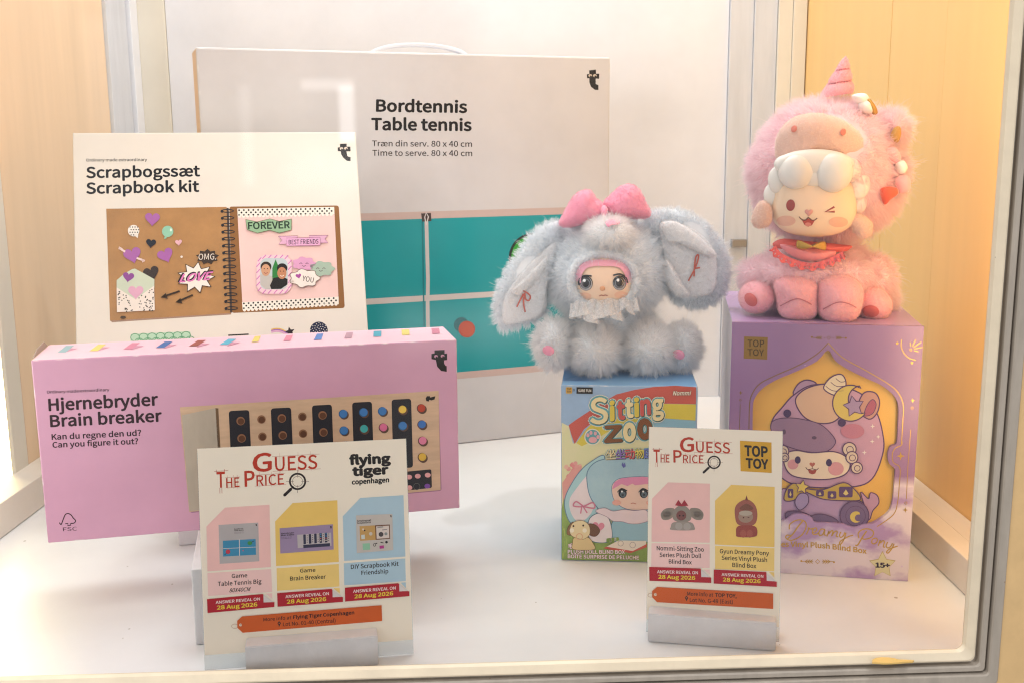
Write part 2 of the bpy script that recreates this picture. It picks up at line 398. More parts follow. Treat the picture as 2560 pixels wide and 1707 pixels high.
gv = [Mg @ Vector(v) for v in ((FLX-0.006, -0.0005, FRZ-0.006), (FRX+0.006, -0.0005, FRZ-0.006), (FRX+0.006, -0.0005, FTZ), (FLX-0.006, -0.0005, FTZ))]
mesh('glass_pane', gv, [(0, 1, 2, 3)], gm, case, case)
# blob of yellow filler on the bottom rail
yb = [(2180, 1658), (2181, 1651), (2190, 1647), (2205, 1645.5), (2222, 1646), (2236, 1648), (2246, 1651), (2268, 1651.5), (2285, 1653), (2282, 1656), (2262, 1657), (2240, 1659), (2210, 1660)]

fm_ = mat('yellow_filler', 'd2ae66', rough=0.6, noise=0.08, nscale=50)
fv = [atz(u, v, 0.0062) for u, v in yb]
bm = bmesh.new(); fc = bm.faces.new([bm.verts.new(v) for v in fv]); rr_ = bmesh.ops.extrude_face_region(bm, geom=[fc])
for v in rr_['geom']:
    if isinstance(v, bmesh.types.BMVert): v.co.z += 0.0012
fo = bm_obj('filler_lump', bm, fm_); tag(fo, 'lump of yellow filler stuck on the bottom frame rail near the corner', 'filler')

# ------------------------------------------------------------------ risers and small wooden blocks
blockm = mat('white_block_paint', 'd9d7d9', rough=0.5, noise=0.08, nscale=40, bump=0.25, bscale=160)
def riser(name, x, y, yaw, wd, dp, ht, label, cat, group=None):
    r = empty(name, pose(x, y, 0, yaw)); tag(r, label, cat, group)
    box('block', 0, wd, 0, dp, 0.0003, ht, blockm, r, 0.0009); return r
YP = 0.2246
riser('riser_block', -0.2373, 0.7213, YP, 0.135, 0.135, 0.0596, 'light grey painted wooden riser under the pink box, behind the wide card', 'riser', 'wooden riser blocks')
riser('riser_block', -0.3126, 0.9208, YP, 0.16, 0.125, 0.100, 'grey wooden riser hidden behind the pink box, lifting the scrapbook box', 'riser', 'wooden riser blocks')

# ------------------------------------------------------------------ cardboard boxes
def edge_of(m):                    # scuffed, paler board where the print has rubbed off along the folds
    e = m.copy(); n = e.node_tree.nodes; L = e.node_tree.links; p = n['Principled BSDF']; e.name = m.name + '_edge'
    t = n.new('ShaderNodeTexCoord'); z = n.new('ShaderNodeTexNoise'); z.inputs['Scale'].default_value = 70; z.inputs['Detail'].default_value = 5; L.new(t.outputs['Object'], z.inputs['Vector'])
    r = n.new('ShaderNodeMapRange'); L.new(z.outputs['Fac'], r.inputs[0]); r.inputs[1].default_value = 0.52; r.inputs[2].default_value = 0.75
    x = n.new('ShaderNodeMix'); x.data_type = 'RGBA'; L.new(r.outputs[0], x.inputs[0])
    if p.inputs['Base Color'].links: L.new(p.inputs['Base Color'].links[0].from_socket, x.inputs[6])
    x.inputs[7].default_value = (0.80, 0.76, 0.72, 1); L.new(x.outputs[2], p.inputs['Base Color']); return e
def carton(name, M, wd, dp, ht, mats, label, cat='box', bev=0.0009):
    r = empty(name, M); tag(r, label, cat)
    bm = box_bm(0, wd, 0, dp, 0, ht, bev)
    bm.faces.ensure_lookup_table(); bmesh.ops.recalc_face_normals(bm, faces=bm.faces)
    ms = [mats['front'], mats.get('top', mats['front']), mats.get('side', mats['front'])]
    ms.append(mats.get('edge') or edge_of(mats['front']))
    for f in bm.faces:
        nn = f.normal; f.material_index = 3 if max(abs(nn.x), abs(nn.y), abs(nn.z)) < 0.985 else 0 if nn.y < -0.6 else 1 if nn.z > 0.6 else 2
    bm_obj('carton', bm, ms, r); return r

# --- table tennis box
TEN = pose(-0.3366, 1.1543, 0.0003, 0.3611)
tw, th = 0.4933, 0.4715
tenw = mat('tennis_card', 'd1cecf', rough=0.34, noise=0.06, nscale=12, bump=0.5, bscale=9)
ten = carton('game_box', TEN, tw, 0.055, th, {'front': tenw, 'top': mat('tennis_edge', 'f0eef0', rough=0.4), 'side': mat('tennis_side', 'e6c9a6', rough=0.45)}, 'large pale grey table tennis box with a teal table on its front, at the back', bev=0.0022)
hp = [TEN @ Vector(v) for v in ()]
# white carrying handle behind the top edge
bm = bmesh.new(); arc = []
for k in range(21):
    t = math.pi*k/20; arc.append((0.2560 - 0.060*math.cos(t), 0.030, th - 0.003 + 0.0145*math.sin(t)))
for k, (x, y, z) in enumerate(arc):
    for dy, dz in ((-0.007, -0.002), (0.007, -0.002), (0.007, 0.002), (-0.007, 0.002)): bm.verts.new((x, y+dy, z+dz))
bm.verts.ensure_lookup_table()
for k in range(20):
    for j in range(4): bm.faces.new([bm.verts[4*k+j], bm.verts[4*k+(j+1) % 4], bm.verts[4*k+4+(j+1) % 4], bm.verts[4*k+4+j]])
bm_obj('carry_handle', bm, mat('white_plastic', 'd6d6da', rough=0.35), ten, True)
p = Print('title_lettering', ten).view(640, 0, 3.672)
p.text('Bordtennis', (1100, 1030), (1938, 1042), (1102, 915), '151210', 0.036)
p.text('Table tennis', (1058, 1200), (1980, 1208), (1058, 1085), '151210', 0.036)
p.text('Træn din serv. 80 x 40 cm', (1065, 1346), (1983, 1352), (1065, 1293), '2e2624', 0.012)
p.text('Time to serve. 80 x 40 cm', (1068, 1433), (1985, 1437), (1068, 1380), '2e2624', 0.012)
p.done()
p = Print('printed_logo', ten).view(1280, 0, 3.672)
logo_t(p, [(708, 650), (770, 642), (771, 680), (800, 680), (800, 727), (768, 724), (768, 775), (793, 785), (793, 830), (760, 828), (725, 800), (710, 760), (710, 722), (688, 722), (688, 685), (710, 682)], [(718, 698, 17), (760, 698, 17)], eye='c9bcae')
p.done()
p = Print('table_picture', ten).view(640, 427, 3.672)
tx0, tx1 = 0.035*tw/0.5, 0.475
zt0 = p.loc(970, 462)[1]; p.view(1100, 900, 6.533); zb0 = p.loc(400, 185)[1]
p.poly([(tx0-0.004, zb0-0.0085), (tx1+0.004, zb0-0.0085), (tx1+0.004, zt0+0.0085), (tx0-0.004, zt0+0.0085)], 'cbb3ac', local=True).up()
p.poly([(tx0, zb0), (tx1, zb0), (tx1, zt0), (tx0, zt0)], '1c9aa0', local=True).up()
p.view(640, 427, 3.672)
xm = p.loc(1575, 900)[0]; zm = p.loc(1560, 1172)[1]
p.poly([(tx0, zm-0.0035), (tx1, zm-0.0035), (tx1, zm+0.0035), (tx0, zm+0.0035)], 'cfc6c2', local=True).up()
p.line([(1526, 470), (1534, 900), (1543, 1430)], 14, '1a7a82').up()
p.line([(1563, 440), (1570, 700), (1578, 1000), (1575, 1200), (1578, 1430)], 34, 'cdc6c4')
p.line([(1578, 1430), (1583, 1700), (1585, 2050)], 34, 'cdc6c4').up()
p.poly([(1515, 395), (1605, 390), (1610, 465), (1525, 470)], '4a3a36').up()
p.line([(1563, 500), (1548, 430), (1562, 388), (1582, 425), (1563, 500)], 10, 'd8d2d0').up()
p.circ(1885, 1415, 70, '17686e').up(); p.circ(1935, 1455, 76, 'b8431f').up().circ(1945, 1470, 55, 'c24c22').up()
p.view(1200, 427, 3.672)
p.circ(490, 800, 228, '22302a').up().circ(490, 800, 205, '35a436').up()
p.view(640, 427, 3.672).line([(-560, 1620), (-700, 1760)], 60, '8a2a2a').up().circ(-450, 1540, 170, '22302a').up().circ(-450, 1540, 150, 'c2303a')
p.done()

# --- scrapbook box
SCR = pose(-0.4199, 0.9726, 0.1042, 0.2262, 0.3548, -0.0022)
sw, sh = 0.2839, 0.2953
scrm = mat('scrapbook_card', 'ded6cb', rough=0.35, noise=0.04, nscale=14)
scr = carton('craft_box', SCR, sw, 0.016, sh, {'front': scrm, 'top': mat('scrap_edge', 'e2d2b4', rough=0.45)}, 'cream scrapbook kit box with a picture of an open brown scrapbook, leaning back')
p = Print('title_lettering', scr).view(0, 0, 3.672)
p.text('Ordinary made extraordinary', (792, 1487), (1350, 1482), (792, 1460), '1c1816', 0.012)
p.view(0, 427, 3.672)
p.text('Scrapbogssæt', (792, 72), (1838, 55), (790, -32), '14141a', 0.030)
p.text('Scrapbook kit', (792, 217), (1830, 197), (790, 112), '14141a', 0.030)
p.done()
p = Print('printed_logo', scr).view(640, 0, 3.672)
logo_t(p, [(770, 1325), (832, 1322), (832, 1350), (866, 1350), (868, 1393), (830, 1393), (838, 1435), (850, 1443), (868, 1445), (868, 1483), (835, 1480), (800, 1450), (782, 1420), (778, 1393), (750, 1392), (750, 1357), (772, 1355)], [(785, 1368, 16), (825, 1366, 16)], eye='d8c8b8')
p.done()
kraft = mat('kraft_print', 'a87a45', rough=0.45, noise=0.14, nscale=45)
p = Print('scrapbook_picture', scr).view(0, 427, 3.672)
p.poly([(1012, 1378), (2122, 1308), (2122, 1322), (1030, 1392)], '9c7f6c')
p.poly([(975, 352), (2080, 335), (2122, 1308), (1010, 1378)], kraft)
p.poly(rquad([(2105, 332), (3110, 322), (3165, 1262), (2128, 1308)], 25), '8a5f36').up()
p.poly([(2178, 350), (3068, 335), (3110, 1225), (2228, 1282)], 'e6c3bd').up()
p.poly([(2178, 350), (3068, 335), (3070, 400), (2182, 418)], 'e9e2d6'); p.poly([(2222, 1210), (3108, 1158), (3110, 1228), (2228, 1282)], 'e9e2d6').up()
for r in range(3):
    for c in range(20):
        a = (c + 0.5*(r % 2) + 0.3)/20.3
        p.circ(2182 + a*884, 366 + r*22 - a*16, 9, '2a2524', n=8); p.circ(2226 + a*880, 1222 + r*22 - a*52, 9, '2a2524', n=8)
for c in range(24):
    p.circ(2200 + c*36.5, 420 - c*0.75, 16, 'e9e2d6', n=10); p.circ(2245 + c*36.5, 1281 - c*2.35, 15, 'e9e2d6', n=10)
p.line([(2090, 345), (2122, 1305)], 20, '4a3b34').up()
for k in range(15):
    t = k/14; x = 2088 + 37*t; y = 372 + 893*t
    p.ring(x, y, 55, 9, '26262a', ry=13).up(); p.circ(x-50, y+4, 14, '26262a', n=10)
p.up()
PU, NV = 'a263a4', '1f2430'
for cx, cy, s, rot, c in ((1400, 445, 145, 0.05, PU), (1387, 668, 98, 0.1, NV), (1640, 662, 66, -0.1, 'deaeb8'), (1217, 775, 172, -0.25, PU), (1520, 778, 155, -0.4, PU), (1390, 942, 155, -0.3, '3a302e')):
    p.poly(heart(cx, cy, s, rot), c)
p.circ(1228, 555, 53, 'e6ded4').circ(1540, 562, 52, '8fc2a8', ry=52).poly([(1515, 605), (1505, 632), (1535, 622)], '8fc2a8').poly([(1235, 600), (1265, 625), (1272, 590)], 'e6ded4').up()
for k in range(14): p.circ(1195 + (k % 4)*23 + (k//4 % 2)*10, 522 + (k//4)*24, 6, '26262a', n=8)
p.circ(1570, 548, 9, 'd8e8dc', ry=14)
p.line([(1095, 715), (1150, 748)], 18, 'e6cdc6').line([(1255, 805), (1330, 832)], 18, 'e6cdc6').poly([(1300, 810), (1335, 828), (1308, 848)], 'e6cdc6').poly([(1088, 725), (1095, 700), (1130, 720)], 'e6cdc6').up()
p.poly([(1072, 1010), (1140, 950), (1215, 908), (1240, 903), (1320, 945), (1418, 1000), (1418, 1080), (1245, 1185), (1072, 1085)], 'c3cdb8').up()
p.poly([(1072, 1075), (1245, 1185), (1415, 1060), (1422, 1285), (1075, 1302)], 'e4dad0').up()
for k in range(95):
    x = 1080 + 330*random.random(); y = 1080 + 215*random.random()
    if y > 1085 + (1 - abs(x-1245)/170)*95: p.circ(x, y, 6, '2a2524', n=7)
p.poly(heart(1180, 978, 110, 0.15), '8a4a92').poly(heart(1248, 1115, 150, 0.0), 'd7a5bd').up()
p.poly(star(1905, 795, 72, 52, 9, sx=1.5), '3b2f28').up().text('OMG.', (1822, 822), (1985, 820), (1825, 768), 'e6dcd0', 0.0)
p.poly(star(1800, 985, 150, 92, 9, rot=-1.45, sx=1.2), '3b2f28').up().poly(star(1800, 985, 138, 84, 9, rot=-1.45, sx=1.2), 'e8e0d6').up()
p.text('LOVE', (1630, 1028), (1940, 1000), (1650, 945), '26202a', 0.05, shear=0.25).up().text('LOVE', (1645, 1032), (1945, 1006), (1660, 955), 'd277b0', 0.035, shear=0.25)
for (x0, y0), (x1, y1) in (((1650, 1110), (1500, 1160)), ((1770, 1145), (1635, 1205))):
    p.line([(x0, y0), (x1, y1)], 17, '3a2c22').poly([(x1-25, y1+8), (x1+22, y1-32), (x1+40, y1+20)], '3a2c22')
p.circ(1668, 795, 11, 'e8ddd0').circ(1132, 1350, 26, '4a3a2a', ry=14)
p.up().view(640, 427, 3.672)
fb = [(-95, 452), (10, 476), (128, 447), (215, 470), (327, 448), (325, 550), (215, 578), (128, 552), (15, 578), (-80, 548)]
p.poly(fb, '8fb08c').line(fb, 5, '6a4a2c', True).up().text('FOREVER', (-72, 545), (312, 535), (-75, 478), '1f3324', 0.03)
for q in ([(205, 608), (382, 603), (382, 618), (277, 640), (277, 678), (208, 680), (240, 642)], [(488, 600), (662, 598), (632, 632), (663, 668), (592, 668), (590, 622), (488, 616)]):
    p.poly(q, 'd9a9c4').line(q, 4, '6a3038', True)
p.up().poly([(277, 624), (588, 617), (590, 690), (280, 697)], 'dba6c8').line([(277, 624), (588, 617), (590, 690), (280, 697)], 4, 'a05a78', True).up()
p.text('BEST FRIENDS', (300, 683), (572, 675), (300, 641), '2c1c28', 0.01)
p.poly(rrect(5, 778, 328, 1135, 90), 'e9c4cc').up()
for k in range(22):
    t = k/21*2*math.pi; cx, cy = 166 + 145*max(-1, min(1, 1.25*math.cos(t))), 956 + 160*max(-1, min(1, 1.25*math.sin(t)))
    p.line([(cx-16, cy+18), (cx+16, cy-18)], 9, 'c878b4')
p.up().poly(rrect(38, 808, 292, 1095, 60), 'b9c4c6').up()
p.poly([(180, 820), (215, 900), (225, 1010), (150, 1010), (150, 900)], '2f7a3c').poly([(40, 960), (100, 950), (160, 985), (150, 1092), (90, 1092), (42, 1050)], 'b9b4ae')
p.up().poly([(128, 1060), (160, 990), (240, 975), (290, 1000), (288, 1050), (230, 1090), (140, 1092)], '1d1a1a')
p.circ(92, 888, 50, '33251f', ry=48).circ(240, 900, 48, '1f1815', ry=44).up().circ(90, 918, 42, 'c89878', ry=54).circ(238, 945, 42, 'b9805e', ry=55).up()
for ex in (76, 106, 224, 254): p.circ(ex, 905 if ex < 150 else 928, 5, '2a1a14', n=8)
p.line([(74, 940), (90, 950), (108, 940)], 6, '9a4a44').line([(222, 966), (238, 976), (256, 966)], 6, 'e8d8cc').up()
def cloud(cx, cy, r, col, rim=None):
    q = [(cx + 1.25*r*math.cos(t)*(1+0.10*math.cos(7*t)), cy + 0.75*r*math.sin(t)*(1+0.10*math.cos(7*t))) for t in (2*math.pi*k/60 for k in range(60))]
    p.poly(q, col)
    if rim: p.line(q, 6, rim, True)
cloud(440, 860, 82, 'd59cbe'); cloud(605, 905, 88, '9fb3a2'); p.up()
for fx, fy in ((440, 860), (595, 905)):
    for d in (-28, 28): p.line(spline([(fx+d-13, fy+2), (fx+d, fy-8), (fx+d+13, fy+2)], 4, False), 5, '5a3a48')
    p.line(spline([(fx-16, fy+16), (fx, fy+24), (fx+16, fy+14)], 4, False), 5, '5a3a48')
p.up(); cloud(445, 992, 105, 'e9dfd6', '6a4a38'); p.poly([(345, 1010), (298, 1025), (352, 1030)], 'e9dfd6').up()
p.poly(heart(390, 972, 55, -0.2), 'a04a98').text('YOU', (422, 1015), (525, 1035), (430, 968), '4a3a3c', 0.01)
p.done()
p = Print('sticker_picture', scr).view(0, 427, 3.672)
p.poly(rquad([(1198, 1500), (1748, 1474), (1752, 1640), (1200, 1660)], 18), 'b3d2b8').up()
for k in range(7):
    for r in range(2): p.ring(1240 + k*78 + r*39, 1530 + r*42 - k*3, 40, 7, '5c9a72', ry=34).up(0.2)
p.done(); p = Print('tape_picture', scr).view(0, 427, 3.672)
p.line([(2095, 1511), (2282, 1501)], 12, '2a2220')
p.done(); p = Print('rainbow_picture', scr)
p.view(640, 427, 3.672)
for r, c in ((95, 'd9b54a'), (78, '9a6aa8'), (60, 'cfa0c0')):
    p.line(spline([(140, 1462+(95-r)*0.6), (190, 1452+(95-r)*0.6), (240, 1462+(95-r)*0.6), (290, 1490+(95-r)*0.6)], 5, False), 17, c).up(0.2)
p.poly(star(312, 1480, 48, 22, 5, rot=-1.8), '2e2226')
p.done(); p = Print('dotted_circle_picture', scr).view(640, 427, 3.672)
p.circ(577, 1468, 82, '1d2440').up()
for k in range(40):
    a = 2.4*k; r = 12*math.sqrt(k+0.5); p.circ(577 + r*math.cos(a), 1468 + r*math.sin(a), 4.5, 'd8d0cc', n=7)
p.done()

# --- pink brain teaser box
PNK = pose(-0.3661, 0.7760, 0.0600, YP)
pw, ph, pd = 0.3284, 0.1462, 0.067
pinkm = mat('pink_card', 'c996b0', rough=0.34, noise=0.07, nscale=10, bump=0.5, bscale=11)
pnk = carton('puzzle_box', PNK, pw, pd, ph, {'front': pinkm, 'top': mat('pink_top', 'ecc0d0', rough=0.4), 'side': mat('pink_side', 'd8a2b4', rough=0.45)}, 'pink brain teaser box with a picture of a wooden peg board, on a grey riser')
# raised end flap
bm = bmesh.new()
for v in ((0.0005, 0.006, ph+0.0003), (0.0005, 0.060, ph+0.0003), (-0.001, 0.056, ph+0.0045), (-0.001, 0.030, ph+0.0035)): bm.verts.new(v)
bm.faces.new(bm.verts[:]); r_ = bmesh.ops.extrude_face_region(bm, geom=bm.faces[:])
for v in r_['geom']:
    if isinstance(v, bmesh.types.BMVert): v.co.x -= 0.0008
bm_obj('end_flap', bm, mat('flap_card', '9a8478', rough=0.6), pnk)
p = Print('title_lettering', pnk).view(0, 854, 3.672)
K = '2a141c'
p.text('Ordinary made extraordinary', (430, 473), (1003, 450), (430, 446), K, 0.012)
p.text('Hjernebryder', (447, 635), (1455, 582), (440, 520), K, 0.030)
p.text('Brain breaker', (462, 782), (1490, 730), (455, 670), K, 0.030)
p.text('Kan du regne den ud?', (475, 898), (1298, 858), (472, 844), K, 0.024)
p.text('Can you figure it out?', (482, 970), (1270, 935), (480, 917), K, 0.024)
p.done()
p = Print('printed_logo', pnk).view(0, 0, 0.91875)
logo_t(p, [(998, 804), (1021, 803), (1021, 812), (1027, 811), (1027, 826), (1020, 827), (1020, 834), (1023, 839), (1026, 840), (1026, 853), (1013, 851), (1004, 841), (1001, 826), (991, 824), (991, 812), (998, 811)], [(1001.5, 818, 4.3), (1016.5, 817, 4.3)], eye='c690a8')
p.done()
p = Print('forest_mark', pnk).view(0, 1281, 3.675)
p.line(spline([(545, 88), (562, 105), (580, 60), (600, 15), (628, 5), (655, 20), (672, 45), (695, 70), (680, 92), (650, 95)], 5, False), 9, '3a2229')
p.line([(600, 98), (625, 95), (622, 115), (650, 112), (648, 95)], 9, '3a2229')
p.text('FSC', (580, 167), (708, 160), (578, 133), '3a2229', 0.0)
p.done()
woodp = mat('wood_print', 'c9a98c', rough=0.42, noise=0.16, nscale=14, stretch=(1.5, 1, 9))
p = Print('peg_board_picture', pnk).view(400, 940, 3.0154)
p.poly([(2100, 112), (2122, 850), (2112, 862), (240, 1026), (222, 1018), (2105, 850)], '9c6f8e').up()
p.poly([(150, 232), (2100, 108), (2115, 855), (220, 1020)], woodp).up()
p.poly([(165, 292), (418, 238), (450, 540), (470, 1000), (222, 1012)], mat('pale_plank', 'b0a393', rough=0.42, noise=0.12, nscale=14, stretch=(3, 1, 1)))
p.poly([(418, 238), (440, 240), (480, 998), (462, 1000)], '6e543e').up()
for x0, x1, y in ((518, 672, 255), (835, 988, 236), (1145, 1295, 214), (1448, 1597, 192), (1745, 1893, 170)):
    s2 = (y-170)*0.12
    p.poly(rquad([(x0, y+5), (x1, y-3), (x1+14+s2, y+515), (x0+14+s2, y+523)], 24), '26252c')
p.poly(rquad([(1000, 800), (2045, 698), (2050, 838), (1005, 950)], 14), '26252c').up()
for x, y in ((608, 335), (615, 465), (765, 323), (772, 453), (918, 315), (925, 443), (1073, 303), (1078, 430), (1225, 292), (1232, 420)):
    p.circ(x, y, 32, '8a6248').up(0.5).circ(x+2, y+3, 24, '5c3a28').up(-0.5)
for x, y, c in ((1380, 282, '3f78b8'), (1385, 408, '3f78b8'), (1533, 271, '3f78b8'), (1535, 395, '3fa3a6'), (1675, 262, '3f78b8'), (1681, 385, 'cf6a92'), (1825, 250, 'e0bf52'), (1828, 372, '3f78b8'), (1968, 240, 'b0412c'), (1972, 362, '3f6fb4'), (1977, 485, 'd47a9a'), (1975, 608, 'd2aa42')):
    p.circ(x+9, y+8, 34, '5a4236').up(0.4).circ(x, y, 33, '2c5a8a' if c == '3f78b8' else '5a3a34').up(0.4).circ(x+3, y-2, 29, c).up(-0.8)
p.up()
for x, y, c in ((1943, 750, 'dba0a4'), (2018, 742, 'dba0a4'), (1878, 757, 'dba0a4'), (2015, 825, '7a4aa0'), (1880, 837, 'dba0a4')): p.circ(x, y, 22, c, ry=18)
p.ring(1935, 828, 24, 4, '5a5a55')
p.poly([(2002, 165), (2012, 148), (2035, 148), (2035, 158), (2075, 148), (2070, 172), (2045, 180), (2030, 175), (2028, 188), (2008, 185)], '1f1a18')
p.done()
p = Print('stripe_picture', pnk, h=ph, top=True).view(0, 854, 3.672)
for x, c in ((525, '8fb0ba'), (820, 'd9c86a'), (1130, 'd0809a'), (1430, '3a68a4'), (1735, '9a5048'), (2015, '58b0cc')):
    p.poly([(x+70, 80-(x-525)*0.036+18), (x+170, 70-(x-525)*0.036), (x+190, 62-(x-525)*0.036), (x+110, 60-(x-525)*0.036)], 'c98ea6').up()
    p.poly([(x, 101-(x-525)*0.047), (x+78, 99-(x-525)*0.047), (x+155, 37-(x-525)*0.04), (x+82, 38-(x-525)*0.04)], c)
p.view(640, 427, 3.672)
for a, b, c, d, col in (((-40, 1575), (20, 1572), (45, 1518), (-10, 1522), 'd9c86a'), ((250, 1565), (315, 1562), (340, 1510), (280, 1513), 'd8839c'), ((530, 1556), (600, 1553), (620, 1497), (560, 1500), '4a7cc0'), ((810, 1541), (880, 1537), (890, 1486), (830, 1489), 'b08a9c'), ((1077, 1526), (1150, 1523), (1152, 1472), (1080, 1475), '4a9fb6'), ((1340, 1513), (1410, 1509), (1406, 1459), (1335, 1462), 'd9c86a'), ((1618, 1501), (1690, 1497), (1680, 1447), (1610, 1450), 'c4738f')):
    p.poly([a, b, c, d], col)
p.done()

# --- purple blind box with a die-cut window
PUR = pose(0.1836, 0.8549, 0.0003, -0.1953)
uw, uh, ud = 0.1513, 0.2173, 0.198
def purple_print():
    m = bpy.data.materials.new('purple_print'); m.use_nodes = True; n = m.node_tree.nodes; L = m.node_tree.links; p = n['Principled BSDF']
    p.inputs['Roughness'].default_value = 0.36
    t = n.new('ShaderNodeTexCoord'); s = n.new('ShaderNodeSeparateXYZ'); L.new(t.outputs['Object'], s.inputs[0])
    nz = n.new('ShaderNodeTexNoise'); nz.inputs['Scale'].default_value = 24; nz.inputs['Detail'].default_value = 5
    mp = n.new('ShaderNodeMapping'); mp.inputs['Scale'].default_value = (0.9, 0.9, 1.3); L.new(t.outputs['Object'], mp.inputs[0]); L.new(mp.outputs[0], nz.inputs['Vector'])
    cl = n.new('ShaderNodeValToRGB'); L.new(nz.outputs['Fac'], cl.inputs[0])
    cl.color_ramp.elements[0].position = 0.42; cl.color_ramp.elements[0].color = (*lin('a688b6'), 1)
    cl.color_ramp.elements[1].position = 0.54; cl.color_ramp.elements[1].color = (*lin('d6c9d2'), 1)
    n2 = n.new('ShaderNodeTexNoise'); n2.inputs['Scale'].default_value = 9; n2.inputs['Detail'].default_value = 6; L.new(t.outputs['Object'], n2.inputs['Vector'])
    pu = n.new('ShaderNodeValToRGB'); L.new(n2.outputs['Fac'], pu.inputs[0])
    pu.color_ramp.elements[0].position = 0.3; pu.color_ramp.elements[0].color = (*lin('866492'), 1)
    pu.color_ramp.elements[1].position = 0.7; pu.color_ramp.elements[1].color = (*lin('9878a0'), 1)
    ad = n.new('ShaderNodeMath'); ad.operation = 'MULTIPLY_ADD'; L.new(nz.outputs['Fac'], ad.inputs[0]); ad.inputs[1].default_value = 0.02; L.new(s.outputs['Z'], ad.inputs[2])
    mr = n.new('ShaderNodeMapRange'); L.new(ad.outputs[0], mr.inputs[0]); mr.inputs[1].default_value = 0.094; mr.inputs[2].default_value = 0.102
    # fine white star specks
    vo = n.new('ShaderNodeTexVoronoi'); vo.inputs['Scale'].default_value = 70; L.new(t.outputs['Object'], vo.inputs['Vector'])
    lt = n.new('ShaderNodeMath'); lt.operation = 'LESS_THAN'; lt.inputs[1].default_value = 0.06; L.new(vo.outputs['Distance'], lt.inputs[0])
    mx = n.new('ShaderNodeMix'); mx.data_type = 'RGBA'; L.new(mr.outputs[0], mx.inputs[0]); L.new(cl.outputs[0], mx.inputs[6]); L.new(pu.outputs[0], mx.inputs[7])
    m2 = n.new('ShaderNodeMix'); m2.data_type = 'RGBA'; L.new(lt.outputs[0], m2.inputs[0]); L.new(mx.outputs[2], m2.inputs[6]); m2.inputs[7].default_value = (*lin('cdb6d6'), 1)
    L.new(m2.outputs[2], p.inputs['Base Color']); return m
purp = purple_print()
pur = empty('toy_box', PUR); tag(pur, 'tall purple toy box with a golden arched window, under the pink plush doll', 'box')
DEP = 0.005
gold = mat('gold_card', 'd8a850', rough=0.4, noise=0.05, nscale=20)
bm = box_bm(0, uw, DEP, ud, 0, uh, 0.0008); bm.faces.ensure_lookup_table(); bmesh.ops.recalc_face_normals(bm, faces=bm.faces)
for f in bm.faces: f.material_index = 0 if f.normal.y < -0.6 else 1 if f.normal.z > 0.6 else 2
for v in bm.verts:
    if v.co.y > ud/2 and v.co.x < uw/2: v.co.x -= 0.0065      # the carton has gone slightly out of square
bm_obj('carton', bm, [gold, mat('purple_top', 'b294c4', rough=0.33, noise=0.08, nscale=20), mat('lilac_side', 'bcb2bc', rough=0.4)], pur)
q = Print('x', pur)
C4 = lambda x, y: (1800 + x/4.3556, 780 + y/4.3556)
D4 = lambda x, y: (1920 + x/3.672, 1100 + y/3.672)
ar = [C4(*a) for a in ((1175, 412), (1255, 528), (1400, 625), (1600, 722), (1750, 790), (1868, 880), (1928, 965), (1945, 1060), (1938, 1250), (1925, 1425), (1868, 1456))]
ar += [D4(*a) for a in ((1118, 70), (1100, 130), (1112, 210), (1166, 262), (1163, 350), (1150, 520), (1120, 640), (1055, 705), (960, 763), (880, 772), (800, 797), (740, 786), (690, 768), (600, 760), (520, 756), (430, 750), (402, 710), (355, 685), (290, 672), (220, 684), (150, 735), (60, 738), (-60, 730), (-120, 640), (-140, 520), (-150, 300))]
ar += [C4(*a) for a in ((354, 1280), (358, 1020), (382, 930), (455, 835), (600, 742), (850, 635), (1060, 530))]
hole = [q.loc(*a) for a in ar]
hs = spline(hole, 3); hs = [hole[0]] + hs[1:]
outer = [(0, 0), (uw, 0), (uw, uh), (0, uh)]
V2 = outer + hs; T = tessellate_polygon([[Vector((*a, 0)) for a in outer], [Vector((*a, 0)) for a in hs]])
V = [(x, 0, z) for x, z in V2] + [(x, DEP-0.0002, z) for x, z in V2]; N = len(V2)
F = [tuple(t) for t in T] + [tuple(N+i for i in t) for t in T]
F += [(i, (i+1) % 4, N+(i+1) % 4, N+i) for i in range(4)] + [(4+i, 4+(i+1) % (N-4), N+4+(i+1) % (N-4), N+4+i) for i in range(N-4)]
mesh('window_sleeve', V, F, [purp], pur)
G1, G2 = '9a7436', 'b8944a'
p = Print('gold_ornament', pur).view(1800, 780, 4.3556)
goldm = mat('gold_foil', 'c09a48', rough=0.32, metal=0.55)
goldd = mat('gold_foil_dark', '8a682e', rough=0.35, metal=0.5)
p.poly([(263, 266), (520, 274), (514, 516), (257, 503)], goldd).up()
p.text('TOP', (300, 376), (482, 380), (300, 302), '40301c', 0.01).text('TOY', (300, 472), (478, 476), (300, 400), '40301c', 0.01)
oL = spline([(315, 1270), (322, 1000), (350, 890), (430, 780), (600, 690), (850, 580), (1050, 460), (1178, 335)], 6, False)
oR = spline([(1178, 335), (1330, 490), (1600, 640), (1850, 790), (1950, 890), (1995, 1010), (1990, 1200), (1975, 1430)], 6, False)
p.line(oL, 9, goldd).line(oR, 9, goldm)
for sx in (-1, 1):
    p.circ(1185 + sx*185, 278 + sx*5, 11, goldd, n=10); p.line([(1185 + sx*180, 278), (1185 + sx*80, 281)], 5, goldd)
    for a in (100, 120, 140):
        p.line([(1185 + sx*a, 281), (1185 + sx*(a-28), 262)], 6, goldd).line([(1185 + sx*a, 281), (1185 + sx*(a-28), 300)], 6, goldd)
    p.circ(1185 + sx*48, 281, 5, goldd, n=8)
p.line([(1185, 260), (1205, 281), (1185, 302), (1165, 281)], 6, goldd, True)
p.line(spline([(1978, 302), (1972, 370), (2005, 450), (2060, 500), (2132, 522)], 5, False), 9, goldm)
p.ring(2077, 409, 12, 6, goldm)
